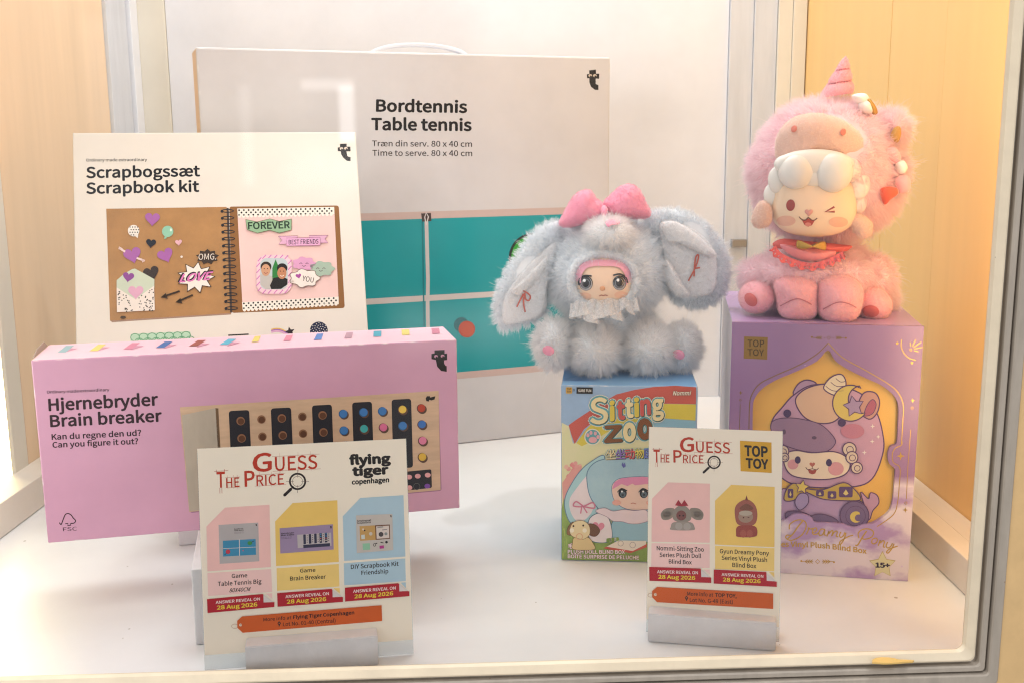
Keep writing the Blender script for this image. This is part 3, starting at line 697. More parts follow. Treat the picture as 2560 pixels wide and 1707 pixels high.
for a in ((2070, 330), (2130, 300), (2190, 325), (2205, 382), (2160, 430)):
    b = Vector(a); c = Vector((2077, 409)); d = (b-c).normalized(); p.line([c+d*38, c+d*60, b], 9, goldm)
p.poly(star(1930, 340, 19, 10, 5), goldm).poly(star(2090, 552, 19, 10, 5), goldm)
p.poly(star(2098, 960, 28, 9, 4), goldm).ring(2092, 1040, 12, 5, goldm)
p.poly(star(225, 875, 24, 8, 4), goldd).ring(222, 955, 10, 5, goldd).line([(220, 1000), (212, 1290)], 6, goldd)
p.view(1920, 1100, 3.672)
p.line([(1310, -100), (1283, 250), (1270, 535)], 6, goldm).line(spline([(1228, 0), (1225, 40), (1170, 70), (1142, 120), (1150, 200), (1210, 250), (1205, 400), (1190, 560), (1150, 680), (1000, 790)], 5, False), 8, goldm)
p.poly(star(1217, 142, 40, 13, 4), goldm).ring(1265, 573, 11, 6, goldm).poly(star(1260, 637, 26, 9, 4), goldm)
for st_, wd_ in (([(318, 738), (275, 790), (225, 860), (175, 905)], 13), ([(195, 815), (200, 770), (250, 735), (305, 728), (345, 752), (348, 800), (315, 860), (260, 900), (205, 915), (165, 895), (172, 868), (215, 872)], 11),
        ([(352, 862), (372, 815), (368, 800), (392, 812), (412, 802)], 11), ([(405, 850), (440, 828), (446, 806), (425, 803), (408, 830), (414, 858), (448, 858), (468, 842)], 11),
        ([(520, 815), (490, 812), (468, 840), (472, 868), (500, 862), (522, 818), (516, 862), (535, 868)], 11), ([(540, 880), (560, 828), (556, 856), (585, 826), (596, 838), (584, 876), (606, 842), (626, 830), (636, 842), (626, 878), (645, 882)], 11),
        ([(668, 838), (656, 870), (668, 888), (692, 872), (706, 842)], 11), ([(716, 845), (700, 900), (672, 945), (655, 950), (668, 920), (740, 880), (782, 868)], 11),
        ([(905, 830), (870, 880), (825, 955), (800, 960)], 13), ([(835, 895), (828, 850), (870, 815), (930, 812), (968, 840), (950, 885), (890, 905), (862, 895)], 11),
        ([(985, 895), (960, 905), (952, 935), (972, 948), (998, 930), (1002, 905), (985, 895)], 11), ([(1012, 965), (1030, 912), (1028, 940), (1055, 918), (1068, 932), (1058, 972), (1075, 978)], 11),
        ([(1098, 930), (1085, 965), (1098, 985), (1125, 972), (1142, 942)], 11), ([(1158, 945), (1140, 985), (1105, 1030), (1088, 1022), (1115, 995), (1190, 968)], 11)):
    p.line(spline(st_, 6, False), wd_, goldm); p.up(0.08)
p.up()
p.text('Series Vinyl Plush Blind Box', (-10, 975), (905, 1040), (-10, 925), goldm, 0.035, bend=lambda t: 0.9*math.sin(math.pi*t)*0.5)
for sx in (-1, 1):
    p.circ(455 + sx*150, 1110 + sx*5, 9, goldm, n=10); p.line([(455 + sx*145, 1110), (455 + sx*40, 1110)], 5, goldm)
    for a in (70, 92, 114): p.line([(455 + sx*a, 1110), (455 + sx*(a-24), 1093)], 7, goldm).line([(455 + sx*a, 1110), (455 + sx*(a-24), 1127)], 7, goldm)
p.line([(455, 1090), (475, 1110), (455, 1130), (435, 1110)], 6, goldm, True)
p.up().poly(star(1050, 1140, 128, 66, 5), 'b9a66a').up().poly(star(1050, 1142, 118, 62, 5), 'cfc8a0').up().text('15+', (985, 1165), (1122, 1168), (983, 1117), '2f2340', 0.06)
p.done()
# generic pony picture inside the window
p = Print('window_picture', pur, dep=DEP, off=3e-4).view(1800, 780, 4.3556)
OUT = '5c4266'
def blob(pts, col, wd=14, out_=OUT, n=5):
    s_ = spline(pts, n); p.poly(s_, col).up(); p.line(s_, wd, out_, True).up()
blob([(800, 890), (850, 780), (950, 735), (1050, 780), (950, 880)], 'a78aa6')
blob([(560, 1290), (575, 1160), (680, 1030), (800, 900), (1000, 790), (1300, 800), (1560, 900), (1700, 1080), (1768, 1300), (1775, 1520), (1650, 1815), (1400, 1900), (900, 1890), (660, 1785), (575, 1560)], 'b892ac')
blob([(1560, 880), (1680, 870), (1735, 960), (1710, 1090), (1620, 1160), (1500, 1050)], 'b58a80'); blob([(1600, 1010), (1660, 945), (1700, 1000), (1660, 1100), (1570, 1120)], 'a05a70', 8)
blob([(820, 960), (900, 850), (1050, 790), (1180, 790), (1300, 900), (1330, 1080), (1230, 1190), (1050, 1200), (900, 1120)], 'cbaa92')
blob([(1130, 830), (1190, 720), (1290, 672), (1350, 700), (1368, 800), (1280, 905)], 'd6c8ae', 13)
for k in range(3): p.line(spline([(1150+k*55, 800-k*42), (1230+k*40, 850-k*48), (1345+k*8, 850-k*50)], 4, False), 7, OUT)
mo = [(1420 + 195*math.cos(a), 985 + 195*math.sin(a)) for a in np.linspace(-0.95, -2*math.pi+0.75, 34)] + [(1545 + 150*math.cos(a), 945 + 150*math.sin(a)) for a in np.linspace(1.35, 2*math.pi-1.75, 24)]
p.poly(mo, 'c9b464').up().line(mo, 13, OUT, True).up()
ss = star(1455, 1020, 118, 62, 5, rot=-1.75); p.poly(ss, '9a86a8').up().line(ss, 12, OUT, True).up()
p.circ(732, 1096, 43, '4c3a60').circ(1325, 1196, 44, '4c3a60').circ(1440, 1290, 130, 'b3788e', ry=80).up()
blob([(565, 1190), (700, 1145), (900, 1160), (1100, 1220), (1235, 1350), (1250, 1430), (1150, 1510), (950, 1512), (700, 1440), (570, 1310)], '8f7490', 9)
p.circ(697, 1297, 20, '5c4a66', ry=28).circ(1025, 1360, 26, '5c4a66', ry=18)
for x, y in ((1660, 1235), (1720, 1350), (1655, 1400), (1570, 1520)): p.poly(star(x, y, 26, 9, 4), 'd8cfd0')
p.up().view(1920, 1100, 3.672)
blob([(120, 470), (180, 440), (450, 480), (700, 500), (860, 560), (925, 640), (900, 740), (600, 760), (300, 740), (100, 700)], 'ab8fb2', 9)
blob([(850, 470), (920, 530), (940, 475), (1000, 500), (1015, 570), (960, 640), (930, 720), (900, 640)], 'b08aa4', 9)
blob([(160, 120), (260, 88), (400, 108), (600, 98), (720, 150), (752, 230), (700, 310), (560, 350), (380, 348), (220, 315), (150, 220)], 'd9c8b4', 11)
p.circ(228, 215, 50, 'c9929a', ry=46).circ(622, 255, 72, 'c9929a', ry=62).up().circ(272, 174, 27, '43345a', ry=34).circ(558, 199, 27, '43345a', ry=34)
p.poly(heart(405, 216, 55), 'b0665e').line([(405, 235), (405, 255)], 6, '6a4048').poly([(362, 258), (405, 268), (448, 262), (432, 298), (405, 306), (378, 296)], '9c4a44').line(spline([(345, 240), (365, 262), (405, 255), (445, 264), (462, 246)], 4, False), 7, '5a3a48').up()
for x, y, r in ((135, 95, 55), (150, 150, 40), (745, 75, 62), (768, 150, 55), (812, 245, 52)):
    p.circ(x, y, r, 'c9b8a8').up().ring(x, y, r, 10, OUT).ring(x+5, y+4, r*0.5, 7, OUT).up()
blob([(150, 540), (165, 450), (235, 385), (330, 430), (500, 445), (690, 380), (790, 440), (845, 535), (700, 545), (500, 530), (380, 480), (330, 470), (240, 540)], 'b59a4e', 10)
for x, y, a, b in ((205, 478, 26, 42), (475, 478, 36, 28), (585, 492, 40, 34), (712, 465, 62, 48)):
    p.poly(rrect(x-a, y-b, x+a, y+b, 14), '57406a').up().poly([(x, y-b*0.5), (x+a*0.4, y+b*0.3), (x, y+b*0.65), (x-a*0.4, y+b*0.3)], 'c9b878').up()
blob([(245, 560), (290, 480), (360, 490), (365, 570), (290, 630)], '9888b0', 8)
ss = star(312, 420, 66, 34, 5, rot=-1.4); p.poly(ss, 'c9b45e').up().line(ss, 9, OUT, True).up()
blob([(170, 650), (280, 640), (400, 690), (380, 740), (180, 720)], '6e5c7e', 9); blob([(390, 690), (480, 665), (600, 700), (630, 750), (400, 760)], '6e5c7e', 9)
p.circ(790, 680, 132, '6e5c80').up().ring(790, 680, 132, 10, OUT).ring(800, 682, 90, 5, OUT).up()
p.poly([(805 + 55*math.cos(a), 692 + 52*math.sin(a)) for a in np.linspace(0.9, 5.3, 20)] + [(828 + 34*math.cos(a), 700 + 32*math.sin(a)) for a in np.linspace(5.1, 1.1, 16)], 'c9b45e')
p.done()
p = Print('top_lettering', pur, h=uh, top=True).view(1800, 780, 4.3556)
p.text('Dreamy Pony Series', (565, 104), (1080, 118), (575, 92), 'd6cbe0', 0.0)
p.done(); p = Print('top_lettering', pur, h=uh, top=True).view(1800, 780, 4.3556)
p.text('Vinyl Plush Blind Box', (1400, 134), (1750, 142), (1400, 122), 'c9bcd6', 0.0)
p.done()

# --- blue blind box
BLU = pose(0.0421, 0.8787, 0.0003, -0.0909)
bw, bh, bd = 0.1173, 0.1600, 0.117
skyp = mat('sky_print', '93aecb', rough=0.38, noise=0.10, nscale=40)
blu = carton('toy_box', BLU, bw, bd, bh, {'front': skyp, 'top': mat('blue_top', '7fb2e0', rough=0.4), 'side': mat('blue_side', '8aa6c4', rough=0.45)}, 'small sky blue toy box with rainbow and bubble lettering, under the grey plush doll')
bm = bmesh.new()
for v in ((0.001, 0.018, bh+0.0006), (0.030, 0.0165, bh+0.0006), (0.030, 0.05, bh+0.0009), (0.001, 0.05, bh+0.0075)): bm.verts.new(v)
bm.faces.new(bm.verts[:]); bmesh.ops.solidify(bm, geom=bm.faces[:], thickness=0.0006)
bm_obj('lid_flap', bm, mat('blue_top', '7fb2e0'), blu)
p = Print('scene_picture', blu).view(1280, 854, 3.672)
xr = p.loc(1690, 600); BW = lambda x, y: (x, y)
e = 0.0006
cream = mat('cream_print', 'd8cfa6', rough=0.4, noise=0.12, nscale=35, alt='cfd09a')
lft = p.loc(455, 740); 
p.poly([(e, lft[1]), p.loc(520, 770), p.loc(560, 930), p.loc(720, 880), p.loc(900, 800), (bw-e, p.loc(1690, 790)[1]), (bw-e, e), (e, e)], cream, local=True).up()
p.poly([(1690, 415), (1500, 400), (1300, 412), (1130, 438), (960, 480), (820, 560), (700, 640), (600, 705), (520, 762), (545, 850), (575, 935), (660, 800), (800, 690), (1000, 610), (1300, 562), (1688, 570)], 'c05a4e').up()
p.poly([(1688, 572), (1300, 564), (1000, 612), (800, 692), (690, 790), (590, 925), (640, 955), (760, 900), (900, 810), (1100, 740), (1400, 700), (1684, 720)], 'd2c04a').up()
p.poly([(1684, 722), (1400, 702), (1200, 730), (1000, 790), (1100, 900), (1684, 860)], '86b0c2').up()
for k in range(24):
    x, y = 470 + 160*random.random(), 1110 + 230*random.random(); p.circ(x, y, 14 + 14*random.random(), ['d88a88', 'd99a94', 'e0b3a0'][k % 3], n=12); p.up(0.05)
p.poly([(462, 1290), (540, 1180), (640, 1130), (640, 1330), (560, 1480), (470, 1560)], 'd69890').up()
p.view(1380, 1180, 3.672)
g0 = p.loc(85, 330)
p.poly([(e, g0[1]), p.loc(110, 230), p.loc(140, 420), p.loc(300, 520), p.loc(860, 600), (bw-e, p.loc(860, 600)[1]), (bw-e, e), (e, e)], mat('grass_print', '8ba64e', rough=0.4, noise=0.25, nscale=60), local=True).up()
for k in range(26):
    x, y = 90 + 500*random.random()**1.5, 520 + 270*random.random(); p.line([(x, y), (x + random.uniform(-18, 18), y - random.uniform(30, 80))], 7, ['9cb45a', '7a9440', 'a8b860'][k % 3]); p.up(0.02)
p.up()
p.view(1280, 854, 3.672)
BO = '66829a'
def bl(pts, col, wd=8, out_=BO, n=5):
    s_ = spline(pts, n); p.poly(s_, col).up()
    if wd: p.line(s_, wd, out_, True).up()
fury = mat('plush_print', 'a9c6cc', rough=0.42, noise=0.10, nscale=18, alt='8fb2c2')
bl([(850, 1045), (720, 1100), (620, 1190), (540, 1310), (490, 1420), (485, 1520), (525, 1640), (600, 1690), (720, 1640), (780, 1560), (800, 1300)], 'a3c8cc')
bl([(830, 1110), (700, 1210), (600, 1330), (530, 1440), (540, 1560), (610, 1650), (700, 1600), (760, 1480)], 'e0d2d2', 0)
bl([(690, 1290), (700, 1170), (800, 1085), (1000, 1060), (1300, 1075), (1430, 1200), (1460, 1400), (1400, 1560), (1150, 1620), (860, 1570), (730, 1440)], fury)
bl([(915, 1340), (940, 1280), (1010, 1245), (1200, 1232), (1380, 1260), (1420, 1380), (1370, 1500), (1200, 1540), (1040, 1525), (940, 1450)], 'e3c2b0', 5)
p.poly([(918, 1350), (940, 1285), (1005, 1245), (1200, 1232), (1385, 1262), (1415, 1370), (1380, 1310), (1230, 1300), (1130, 1312), (1105, 1296), (1060, 1318), (1005, 1300)], 'd68aac').up()
for ex in (1015, 1210):
    p.circ(ex, 1385, 38, '2c2a30', ry=44).up().circ(ex+3, 1395, 25, '5f6c74', ry=28).circ(ex, 1400, 12, '2c2a30').up().circ(ex-6, 1368, 9, 'e4e2e0', n=10)
    p.line(spline([(ex-48, 1375), (ex-10, 1340), (ex+42, 1362)], 4, False), 8, '2c2a30')
p.circ(960, 1470, 40, 'e2a898', ry=26).circ(1270, 1470, 40, 'e2a898', ry=26).line([(1090, 1480), (1110, 1473), (1140, 1482)], 7, 'c07868').up()
p.poly([(1005, 1125), (1015, 1100), (1022, 1120), (1036, 1103), (1045, 1135), (1025, 1152)], '5a5aa0')
p.line(spline([(650, 1500), (590, 1460), (565, 1500), (650, 1505), (740, 1470), (755, 1520), (650, 1505)], 5, False), 13, 'cf7f94').line([(640, 1508), (630, 1570)], 12, 'cf7f94').line([(655, 1508), (690, 1565)], 12, 'cf7f94').up()
p.view(1380, 1180, 3.672)
bl([(560, 440), (740, 430), (900, 450), (900, 620), (740, 625), (560, 620)], '93b9c6', 6, '4f7080')
bl([(330, 520), (345, 420), (420, 370), (500, 390), (540, 470), (550, 600), (480, 640), (360, 620)], 'e2d6d6', 6, '4f7080')
p.poly(heart(425, 495, 120, 0.1), 'd98a9c').up()
bl([(400, 350), (480, 320), (560, 350), (660, 335), (760, 345), (860, 340), (900, 420), (820, 460), (720, 465), (640, 445), (560, 440), (500, 400)], 'e0cdd0', 5, 'a08a98')
p.poly([(470, 690), (600, 630), (870, 650), (870, 680), (720, 735)], 'c25a4a').up().poly([(500, 675), (610, 618), (865, 622), (860, 655), (740, 715)], 'e3d8c8').up()
p.ring(630, 645, 24, 4, '9a8a8a').ring(740, 660, 26, 4, '9a8a8a').poly(rquad([(500, 600), (610, 588), (618, 618), (498, 636)], 8), '7c9a4c').poly([(530, 597), (548, 595), (548, 632), (530, 634)], 'e6e2d0').poly([(572, 593), (590, 591), (590, 622), (572, 626)], 'e6e2d0')
# small tan puppy picture
bl([(140, 560), (150, 490), (200, 450), (190, 560)], '8f6a4a', 4, '5c4434'); bl([(330, 470), (400, 475), (440, 530), (400, 580), (340, 560)], '6e4c38', 4, '5c4434')
bl([(190, 640), (210, 590), (330, 590), (375, 640), (385, 700), (200, 700)], 'd9c08c', 4, '8a6a4a')
bl([(165, 510), (200, 450), (280, 435), (340, 480), (345, 560), (290, 605), (210, 590), (170, 560)], 'e0cda0', 4, '8a6a4a')
p.circ(197, 485, 9, '4a3428').circ(287, 480, 9, '4a3428').circ(183, 525, 20, 'ece2cc').circ(300, 525, 20, 'ece2cc').ring(252, 582, 28, 8, 'd9a884')
p.done()
p = Print('title_lettering', blu, off=9e-4).view(1280, 854, 3.672)
LT = [('S', (718, 755), (885, 742), (712, 515), 'e0cf9e', .02), ('i', (895, 728), (945, 720), (893, 545), 'd2bc4a', .05), ('t', (962, 712), (1040, 706), (958, 532), 'c0564e', .05), ('t', (1040, 697), (1118, 690), (1036, 515), 'e0cf9e', .05), ('i', (1122, 690), (1170, 684), (1118, 515), 'd2bc4a', .05), ('n', (1178, 680), (1275, 666), (1172, 486), 'c0564e', .05), ('g', (1288, 668), (1395, 660), (1280, 480), 'e0cf9e', .04),
      ('Z', (845, 922), (1015, 912), (838, 765), '7a4a26', .04), ('o', (1020, 915), (1140, 908), (1015, 690), 'e0cf9e', .06), ('o', (1150, 895), (1290, 885), (1142, 648), '7a4a26', .06)]
for ex, c in ((0.075, 'ddd8c4'), (0.055, '5f9aa0')):
    for ch, a, b, t, col, bo in LT: p.text(ch, a, b, t, c, bo, ex)
    p.circ(740, 868, 76 if ex > .06 else 66, c).up(1)
for ch, a, b, t, col, bo in LT: p.text(ch, a, b, t, '3f4a3e', bo, 0.0, dx=7, dy=8)
p.up()
for ch, a, b, t, col, bo in LT: p.text(ch, a, b, t, col, bo, 0.0)
p.circ(742, 895, 38, 'd9a0a4', ry=28)
for x, y in ((697, 852), (725, 830), (765, 835), (790, 868)): p.circ(x, y, 14, 'd9a0a4', ry=18)
if CJK:
    CH = [('坐', 858, 955, 'e0d0a0'), ('坐', 952, 1042, '8a6cb0'), ('动', 1035, 1128, 'd0585a'), ('物', 1128, 1212, 'd6c860'), ('园', 1215, 1305, '6a78c0')]
    for ex, c in ((0.06, 'ddd8c4'), (0.042, '5f9aa0')):
        for ch, a, b, col in CH:
            dy = -(a-858)*0.04; p.text(ch, (a, 1070+dy), (b, 1066+dy), (a, 985+dy), c, 0.0, ex, fnt=CJK, capref='坐')
        p.up()
    for ch, a, b, col in CH: dy = -(a-858)*0.04; p.text(ch, (a+6, 1076+dy), (b+6, 1072+dy), (a+6, 991+dy), '2c2c30', 0.012, 0, fnt=CJK, capref='坐')
    p.up()
    for ch, a, b, col in CH: dy = -(a-858)*0.04; p.text(ch, (a, 1070+dy), (b, 1066+dy), (a, 985+dy), col, 0.012, 0, fnt=CJK, capref='坐')
p.poly(rrect(495, 412, 552, 470, 9), 'c9a048').poly([(593, 412), (742, 415), (740, 473), (592, 471)], '26221e').up()
p.text('TOP', (503, 438), (544, 438), (503, 420), '5a2a1c', 0.03).text('TOY', (503, 461), (544, 461), (503, 443), '5a2a1c', 0.03)
p.text('×', (561, 452), (579, 452), (561, 425), '2a2a34', 0.02)
p.text('SURE FUN', (608, 455), (727, 455), (608, 431), 'e6e0d6', 0.02)
p.text('Nommi', (1475, 487), (1645, 485), (1475, 446), '6a3a2c', 0.03, 0.05, shear=0.25).up().text('Nommi', (1475, 487), (1645, 485), (1475, 446), 'e6dcc8', 0.03, shear=0.25)
p.view(1380, 1180, 3.672).up()
for (ch, a, b, t, f) in (('毛绒盲盒', (148, 690), (338, 686), (148, 645), CJK), ('PLUSH DOLL BLIND BOX', (145, 738), (668, 741), (145, 704), None), ('BOÎTE SURPRISE DE PELUCHE', (145, 780), (798, 793), (145, 746), None)):
    if ch[0] == '毛' and not CJK: continue
    p.text(ch, a, b, t, 'a8505e', 0.02, 0.035, fnt=f, capref='毛' if f else 'H'); 
p.up()
for (ch, a, b, t, f) in (('毛绒盲盒', (148, 690), (338, 686), (148, 645), CJK), ('PLUSH DOLL BLIND BOX', (145, 738), (668, 741), (145, 704), None), ('BOÎTE SURPRISE DE PELUCHE', (145, 780), (798, 793), (145, 746), None)):
    if ch[0] == '毛' and not CJK: continue
    p.text(ch, a, b, t, 'f2e6e4', 0.022, 0.0, fnt=f, capref='毛' if f else 'H')
p.done()

# ------------------------------------------------------------------ price cards in their wooden holders
paper = mat('card_paper', 'efe4d2', rough=0.4, noise=0.02, nscale=20)
clear = mat('clear_acrylic', 'eef4f6', rough=0.12, trans=0.85)
def holder(M, wd, label):
    r = empty('card_holder', M); tag(r, label, 'card holder', 'wooden card holders')
    hb, d1, d2, d3, sl = 0.0224, 0.0150, 0.0225, 0.036, 0.0008
    prof = [(0, 0.0002), (d3, 0.0002), (d3, hb), (d2, hb), (d2, sl), (d1, sl), (d1, hb), (0, hb)]
    V = [(x, y, z) for x in (0, wd) for y, z in prof]; n = 8
    T = tessellate_polygon([[Vector((y, z, 0)) for y, z in prof]])
    F = [tuple(t) for t in T] + [tuple(n+i for i in t) for t in T] + [(i, (i+1) % n, n+(i+1) % n, n+i) for i in range(n)]
    bm = bmesh.new(); vs = [bm.verts.new(v) for v in V]
    for f in F: bm.faces.new([vs[i] for i in f])
    bmesh.ops.recalc_face_normals(bm, faces=bm.faces)
    eg = [e_ for e_ in bm.edges if len(e_.link_faces) == 2 and e_.calc_face_angle() > 0.5]
    bmesh.ops.bevel(bm, geom=eg, offset=0.0007, segments=2, affect='EDGES')
    bm_obj('block', bm, blockm, r); return r
def card(M, wd, ht, botL, botR, label):
    r = empty('price_card', M); tag(r, label, 'price card', 'guess the price cards')
    q = Print('x', r); zl = q.loc(*botL)[1]; zr = q.loc(*botR)[1]
    V = [(0, 0, zl), (wd, 0, zr), (wd, 0, ht), (0, 0, ht)]; V += [(x, 0.0005, z) for x, y, z in V]
    mesh('card_sheet', V, [(0, 1, 2, 3), (7, 6, 5, 4), (0, 4, 5, 1), (1, 5, 6, 2), (2, 6, 7, 3), (3, 7, 4, 0)], paper, r)
    box('clear_sleeve', -0.0004, wd+0.0004, 0.0007, 0.0019, 0.0, ht, clear, r); return r
LC = pose(-0.2181, 0.6790, 0.0020, 0.1588, 0.1768, -0.003)
RC = pose(0.0997, 0.7323, 0.0020, -0.2172, 0.1354, 0.014)
holder(pose(-0.1875, 0.6728, 0.0, 0.170), 0.0917, 'long pale wooden card holder gripping the wide card with three products')
holder(pose(0.0991, 0.7202, 0.0, -0.185), 0.0922, 'pale wooden card holder gripping the narrow card with two products')
lc = card(LC, 0.1462, 0.1563, (511, 1637), (1028, 1598), 'wide cream price card with pink, yellow and blue panels before the pink box')
rc = card(RC, 0.0966, 0.1556, (1616, 1546), (1948, 1567), 'narrow cream price card with one pink and one yellow panel before the toy boxes')
RED, INK = 'b8331a', '2a1f1e'
def guess(p, G, U, T_, H, P_, R_, mc, mr_, h0, h1):
    for ch, (a, b, t), bo in (('G', G, .022), ('UESS', U, .012), ('T', T_, .02), ('HE', H, .01), ('P', P_, .02), ('RICE', R_, .01)): p.text(ch, a, b, t, RED, bo)
    def V2(q): return Vector(q)
    for (a, b, t) in (U, R_, H):
        a, b, t = V2(a), V2(b), V2(t); d = (b-a)*0.06; u = (t-a)*0.12
        p.line([a-d-u*0.1, b+d*1.3-u*0.1], 2.5, 'c07a68'); p.line([t-d+u*0.3, t+(b-a)+d+u*0.3], 2.5, 'c07a68')
        for k in (0.12, 0.55, 0.85): p.line([a+(b-a)*k-u*1.2, t+(b-a)*k+u*2.2], 2, 'c99484')
    a, b, t = map(V2, T_); u = (a-t)
    for k in (0.35, 0.6): p.line([a+(b-a)*k, a+(b-a)*k+u*0.35], 3, RED)
    p.line([t-(b-a)*0.25-u*0.05, t+(b-a)*1.4-u*0.05], 3, RED).line([t+(b-a)*0.05+u*0.1, t+(b-a)*0.05-u*0.15], 3, RED).line([t+(b-a)*0.95+u*0.1, t+(b-a)*0.95-u*0.15], 3, RED)
    p.up().ring(mc[0], mc[1], mr_, mr_*0.24, INK).ring(mc[0], mc[1], mr_*0.66, 3, '7a6a62')
    for dx, dy in ((1, 0), (-1, 0), (0, 1), (0, -1)): p.line([(mc[0]+dx*mr_*0.5, mc[1]+dy*mr_*0.5), (mc[0]+dx*mr_*1.5, mc[1]+dy*mr_*1.5)], 2.5, '7a5a52')
    p.line([h0, h1], mr_*0.38, INK).circ(h1[0], h1[1], mr_*0.19, INK, n=12)
    m_ = ((h0[0]*2+mc[0])/3, (h0[1]*2+mc[1])/3); p.line([m_, h0], mr_*0.2, INK)
def ribbon(p, q, fold, tx1, tx2):
    p.poly(q, 'b0182a').up(); p.poly(fold, 'd9d2d0').up()
    p.text('ANSWER REVEAL ON', *tx1, 'f4e4e0', 0.018).text('28 Aug 2026', *tx2, 'ecd040', 0.03)
def pin(p, x, y, s):
    p.poly(spline([(x-s*0.62, y-s*0.3), (x, y-s), (x+s*0.62, y-s*0.3), (x+s*0.3, y+s*0.3), (x, y+s), (x-s*0.3, y+s*0.3)], 4), '33241f').up().circ(x, y-s*0.3, s*0.25, 'c0622e', n=12)

p = Print('card_heading', lc).view(400, 940, 3.0154)
guess(p, ((697, 722), (843, 712), (697, 582)), ((868, 712), (1187, 695), (865, 606)), ((428, 840), (492, 836), (425, 720)), ((500, 838), (600, 832), (498, 765)), ((638, 832), (716, 826), (635, 712)), ((728, 825), (935, 812), (726, 745)), (1037, 790), 58, (990, 845), (940, 893))
BLK = '211c1a'
p.done(); p = Print('shop_logo', lc).view(400, 940, 3.0154)
p.text('flying', (1428, 668), (1742, 655), (1424, 592), BLK, 0.064).text('tiger', (1450, 752), (1726, 737), (1446, 680), BLK, 0.064).text('copenhagen', (1446, 815), (1728, 797), (1445, 776), BLK, 0.05)
p.done()
p = Print('product_panel', lc).view(400, 940, 3.0154)
PKC, YLC, BLC = 'eebfba', 'ecc66a', 'acc8d8'
p.poly([(350, 1130), (490, 988), (825, 966), (836, 1435), (358, 1468)], PKC).poly([(868, 1092), (1000, 953), (1337, 932), (1348, 1397), (875, 1428)], YLC).poly([(1378, 1053), (1510, 915), (1835, 894), (1850, 1356), (1388, 1390)], BLC)
p.view(490, 1281, 3.675)
p.poly([(105, 552), (690, 515), (700, 725), (112, 762)], 'f0c8c4').poly([(740, 508), (1312, 468), (1318, 675), (745, 715)], 'efce7c').poly([(1358, 462), (1922, 418), (1927, 625), (1362, 665)], BLC)
p.poly([(640, 740), (700, 737), (702, 790)], 'f0c8c4').poly([(1262, 690), (1320, 687), (1322, 740)], 'efce7c').poly([(1880, 640), (1927, 637), (1929, 690)], BLC)
p.up()
for t, a, b, c, bo, sh_ in (('Game', (328, 597), (472, 590), (327, 560), .006, 0), ('Table Tennis Big', (200, 672), (602, 648), (200, 632), .006, 0), ('80X40CM', (307, 730), (502, 717), (308, 693), .004, .25), ('Game', (955, 548), (1098, 540), (955, 513), .006, 0), ('Brain Breaker', (865, 622), (1193, 603), (863, 584), .006, 0), ('DIY Scrapbook Kit', (1423, 515), (1862, 485), (1422, 475), .006, 0), ('Friendship', (1520, 570), (1768, 553), (1518, 531), .006, 0)):
    p.text(t, a, b, c, INK, bo + .014, shear=sh_)
# product photos
p.poly([(208, 110), (572, 88), (582, 443), (218, 467)], 'b2acad').up().poly([(247, 255), (548, 238), (552, 383), (249, 400)], '3a88ae')
p.text('Bordtennis', (352, 153), (435, 148), (352, 142), INK, .03).text('Table tennis', (350, 167), (438, 161), (350, 156), INK, .03).text('Træn din serv. 80 x 40 cm', (350, 180), (440, 175), (350, 173), '5a5050').text('Time to serve. 80 x 40 cm', (350, 190), (440, 185), (350, 183), '5a5050')
p.poly([(547, 103), (558, 102), (560, 120), (550, 115)], INK).up().line([(398, 242), (401, 392)], 6, 'd6d2d0').line([(250, 327), (550, 312)], 4, 'd6d2d0').circ(294, 355, 21, 'b8384a').circ(495, 276, 22, '3d8a4a', ry=18).line([(510, 268), (535, 255)], 6, '33404a').line([(282, 368), (262, 385)], 6, '33404a').circ(433, 345, 6, 'c0566a')
p.poly([(768, 140), (1258, 103), (1265, 335), (775, 372)], '9a86a6').up().text('Hjernebryder', (782, 195), (903, 187), (781, 181), INK, .03).text('Brain breaker', (783, 213), (905, 204), (782, 198), INK, .03).text('Kan du regne den ud?', (784, 228), (880, 221), (783, 221), INK, 0).text('Can you figure it out?', (784, 240), (878, 233), (783, 233), INK, 0)
p.poly([(930, 200), (1240, 180), (1245, 300), (935, 322)], 'b9b0b2').up().poly([(985, 292), (1230, 276), (1232, 305), (987, 322)], '33344c').poly([(1232, 118), (1246, 120), (1246, 140), (1236, 142)], INK)
for k, x in enumerate((985, 1035, 1085, 1133, 1182)):
    p.poly(rquad([(x, 198-k*4), (x+23, 196-k*4), (x+26, 284-k*4), (x+3, 287-k*4)], 5), '33344c').up(0.3)
    for j in range(4): p.circ(x+37, 208-k*4+j*20, 5, '6a5a5a', n=8)
    if k > 2:
        for j in range(4): p.circ(x+13, 206-k*4+j*20, 6, ['4f8ac0', '4f8ac0', 'c06a6a', 'd6c8b8'][j], n=8)
p.up().poly([(1470, 22), (1804, 8), (1812, 340), (1477, 368)], 'c3bcb6').up().text('Scrapbogssæt', (1480, 80), (1610, 72), (1479, 64), INK, .03).text('Scrapbook kit', (1480, 100), (1608, 92), (1479, 84), INK, .03).poly([(1783, 20), (1796, 20), (1796, 40), (1788, 38)], INK)
p.poly([(1502, 120), (1645, 112), (1650, 246), (1508, 255)], 'c29a5c').poly([(1645, 112), (1780, 104), (1784, 236), (1650, 246)], '6e4a34').up().poly([(1655, 122), (1772, 115), (1776, 228), (1660, 236)], 'd6cac2').poly([(1517, 200), (1550, 198), (1552, 238), (1520, 240)], 'c9d0cc').circ(1535, 150, 9, 'd8cabc').circ(1550, 160, 7, '2a2424').circ(1605, 190, 16, 'c9c0b4').up()
